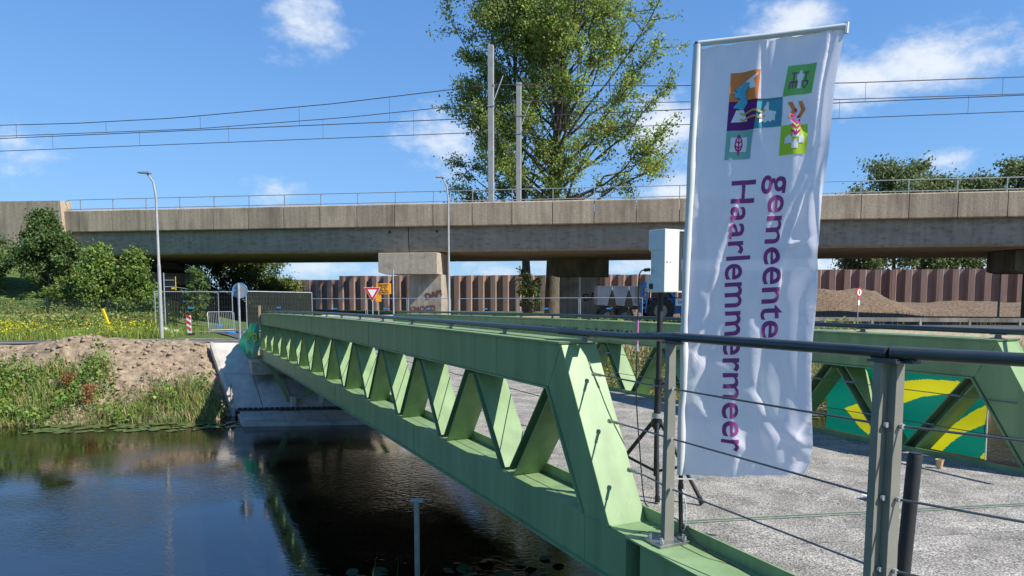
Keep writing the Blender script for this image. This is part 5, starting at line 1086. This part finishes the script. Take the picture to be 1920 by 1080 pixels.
# restriction sign at right
z = gz(18.6, 38.5); t = thing('restriction_sign', 'round red-ringed restriction sign turned sideways by the earth mound', 'traffic sign', (18.6, 38.5, z)); sign_post(t, 18.6, 38.5, z, 1.95, .028)
ax = Vector((.5, -.866, 0)); ex = Vector((.866, .5, 0)); c = Vector((18.62, 38.46, 1.60))
MB().disc(c, .25, ax, .012, 28).build('red_ring', 'red', t); MB().disc(c+ax*.009, .175, ax, .008, 28).build('white_field', 'white', t); MB().box(c+ax*.015, (.07, .006, .2), ex, ax).build('symbol', 'lettering', t); MB().box(c+Vector((0, 0, -.56)), (.14, .02, .28), ex, ax).build('sub_plate', 'white', t)
# folded warning signs
for x, lab in ((6.08, 'dark folded warning sign stack on a pole before the trailer, left'), (7.1, 'dark folded warning sign stack on a pole before the trailer, right')):
    z = gz(x, 43.6); t = thing('folded_sign', lab, 'sign', (x, 43.6, z), 'folded warning signs before the trailer'); sign_post(t, x, 43.6, z, 2.35, .035)
    for cz in (1.35, .25): MB().extrude([(x-.27, 43.56, z+cz-.2), (x-.20, 43.56, z+cz+.22), (x-.03, 43.56, z+cz+.78), (x+.03, 43.56, z+cz+.78), (x+.20, 43.56, z+cz+.22), (x+.27, 43.56, z+cz-.2), (x+.2, 43.56, z+cz-.26), (x-.2, 43.56, z+cz-.26)], (0, .03, 0)).build('triangle_panel', 'sign_dark', t)
# timber beam and low barrier
t = thing('timber_beam', 'long pale timber beam lying on the spoil at the right', 'beam', (33, 52.5, 0)); MB().bar((27.6, 53.2, gz(27.6, 53.2)+.12), (39.5, 51.2, gz(39.5, 51.2)+.12), .22, .22, (0, 0, 1)).build('beam', 'wood', t)
t = thing('guard_rail', 'low grey guard rail on short posts beyond the far truss', 'guard rail', (24, 40, -.5))
MB().bar((12, 40.4, .12), (40, 35.6, .12), .22, .05, (0, 0, 1)).build('rail', 'conc_column', t)
for i in range(12): x = 12.5+2.4*i; MB().box((x, 40.42-.1714*(x-12), -.2), (.12, .10, .62)).build('post', 'conc_column', t)
t = thing('concrete_block', 'low pale concrete block beside the front pier', 'concrete block', (-9.6, 43.6, gz(-9.6, 43.6))); MB().box((-9.3, 43.6, gz(-9.6, 43.6)+.25), (4.6, .6, .75)).build('block', 'conc_pale', t, bevel=.04)

# ------------------------------------------------------------------ trailer and tractor
def wheel(parent, c, r, w, rimr, ax=(0, 1, 0)):
    c = Vector(c); ax = Vector(ax); m = MB(); n = 26
    e = ax.orthogonal().normalized(); g = ax.cross(e)
    prof = [(rimr, -w/2), (r*.9, -w/2), (r, -w*.36), (r, w*.36), (r*.9, w/2), (rimr, w/2)]
    m.sweep([[c+ax*q+(e*math.cos(2*math.pi*i/n)+g*math.sin(2*math.pi*i/n))*rr for i in range(n)] for rr, q in prof], False)
    for i in range(20):
        a = 2*math.pi*i/20; d = e*math.cos(a)+g*math.sin(a); tt_ = ax.cross(d)
        m.box(c+d*(r+.015)+ax*(w*.2*(1 if i % 2 else -1)), (.05, w*.5, .06), d, ax, tt_)
    wl = m.build('wheel', 'tyre', parent)
    k = MB(); k.disc(c-ax*(w*.18), rimr*.98, ax, w*.3, 22); k.disc(c-ax*(w*.40), rimr*.3, ax, w*.2, 12); k.build('rim', 'rim', wl, smooth=True)
gy = gz(7, 46.5)
tr = thing('farm_trailer', 'grey box farm trailer parked under the viaduct', 'trailer', (6.9, 46.5, gy))
MB().bb((5.45, 45.6, .78), (8.35, 47.8, 1.95)).build('tipper_body', 'trailer_grey', tr, bevel=.03)
for x in np.linspace(5.6, 8.2, 5): MB().bb((x-.03, 45.55, .8), (x+.03, 45.6, 1.93)).build('side_rib', 'trailer_grey', tr)
MB().bb((5.42, 45.54, 1.93), (8.38, 47.85, 2.0)).build('top_rim', 'trailer_grey', tr); MB().bb((5.6, 45.9, .5), (8.9, 46.1, .74)).build('chassis', 'black_matt', tr)
for x in (6.1, 7.25):
    for y in (45.85, 47.5): wheel(tr, (x, y, gy+.52), .52, .38, .26)
tc = thing('tractor', 'blue tractor with large mud-coloured wheels partly hidden by the loudspeaker', 'tractor', (10.2, 46.2, gy))
wheel(tc, (9.42, 45.5, gy+.86), .86, .5, .44); wheel(tc, (9.42, 47.3, gy+.86), .86, .5, .44); wheel(tc, (11.75, 45.6, gy+.62), .62, .42, .32); wheel(tc, (11.75, 47.2, gy+.62), .62, .42, .32)
MB().extrude([(8.85, 45.9, .55), (9.0, 45.9, 1.25), (10.3, 45.9, 1.3), (12.4, 45.9, 1.15), (12.45, 45.9, .35), (10.2, 45.9, .2)], (0, 1.0, 0)).build('hood', 'tractor_blue', tc, bevel=.05)
for x, y in ((9.0, 45.75), (10.35, 45.75), (9.0, 47.05), (10.35, 47.05)): MB().bar((x, y, 1.2), (x+.05, y+(.05 if y < 46 else -.05), 2.45), .08, .08, (1, 0, 0)).build('cab_pillar', 'black_matt', tc)
MB().bb((8.9, 45.7, 2.42), (10.5, 47.1, 2.56)).build('cab_roof', 'white_paint', tc, bevel=.05)
mat('glass_dark', (.03, .04, .045), rough=.06); MB().bb((9.06, 45.78, 1.28), (10.36, 45.80, 2.4)).build('cab_window', 'glass_dark', tc)
MB().extrude([(8.5, 45.35, 1.55), (8.75, 45.35, 1.85), (10.0, 45.35, 1.85), (10.35, 45.35, 1.3), (10.2, 45.35, 1.3), (9.9, 45.35, 1.72), (8.85, 45.35, 1.72)], (0, .5, 0)).build('mudguard', 'tractor_blue', tc)
for x in (8.15, 8.5): MB().bar((x, 45.5, .3), (x+.12, 45.5, 2.15), .12, .08, (1, 0, 0)).build('loader_mast', 'tractor_blue', tc)
for i in range(5): MB().bb((8.15, 45.44, .55+.33*i), (8.6, 45.5, .68+.33*i)).build('loader_rung', 'tractor_blue', tc)
MB().bb((8.25, 45.42, 1.85), (8.9, 45.62, 2.25)).build('hydraulic_block', 'tractor_blue', tc); MB().bb((7.85, 45.5, .9), (8.2, 45.6, 1.9)).build('orange_panel', 'rim', tc)
pl_ = MB().bb((10.35, 45.35, .75), (11.25, 45.37, 1.2)).build('name_plate', 'white', tc); text_obj('Gebr.', .26, face_mat((10.8, 45.345, .98), (1, 0, 0), (0, 0, 1)), 'lettering', pl_, 'lettering', .02, .002)
MB().tube([(12.0, 45.9, 1.2), (12.0, 45.9, 2.1)], .05, 8).build('exhaust', 'black_matt', tc)
for y in (45.95, 46.75): MB().disc((12.46, y, .95), .1, (1, 0, 0), .05, 12).build('headlight', 'white', tc)
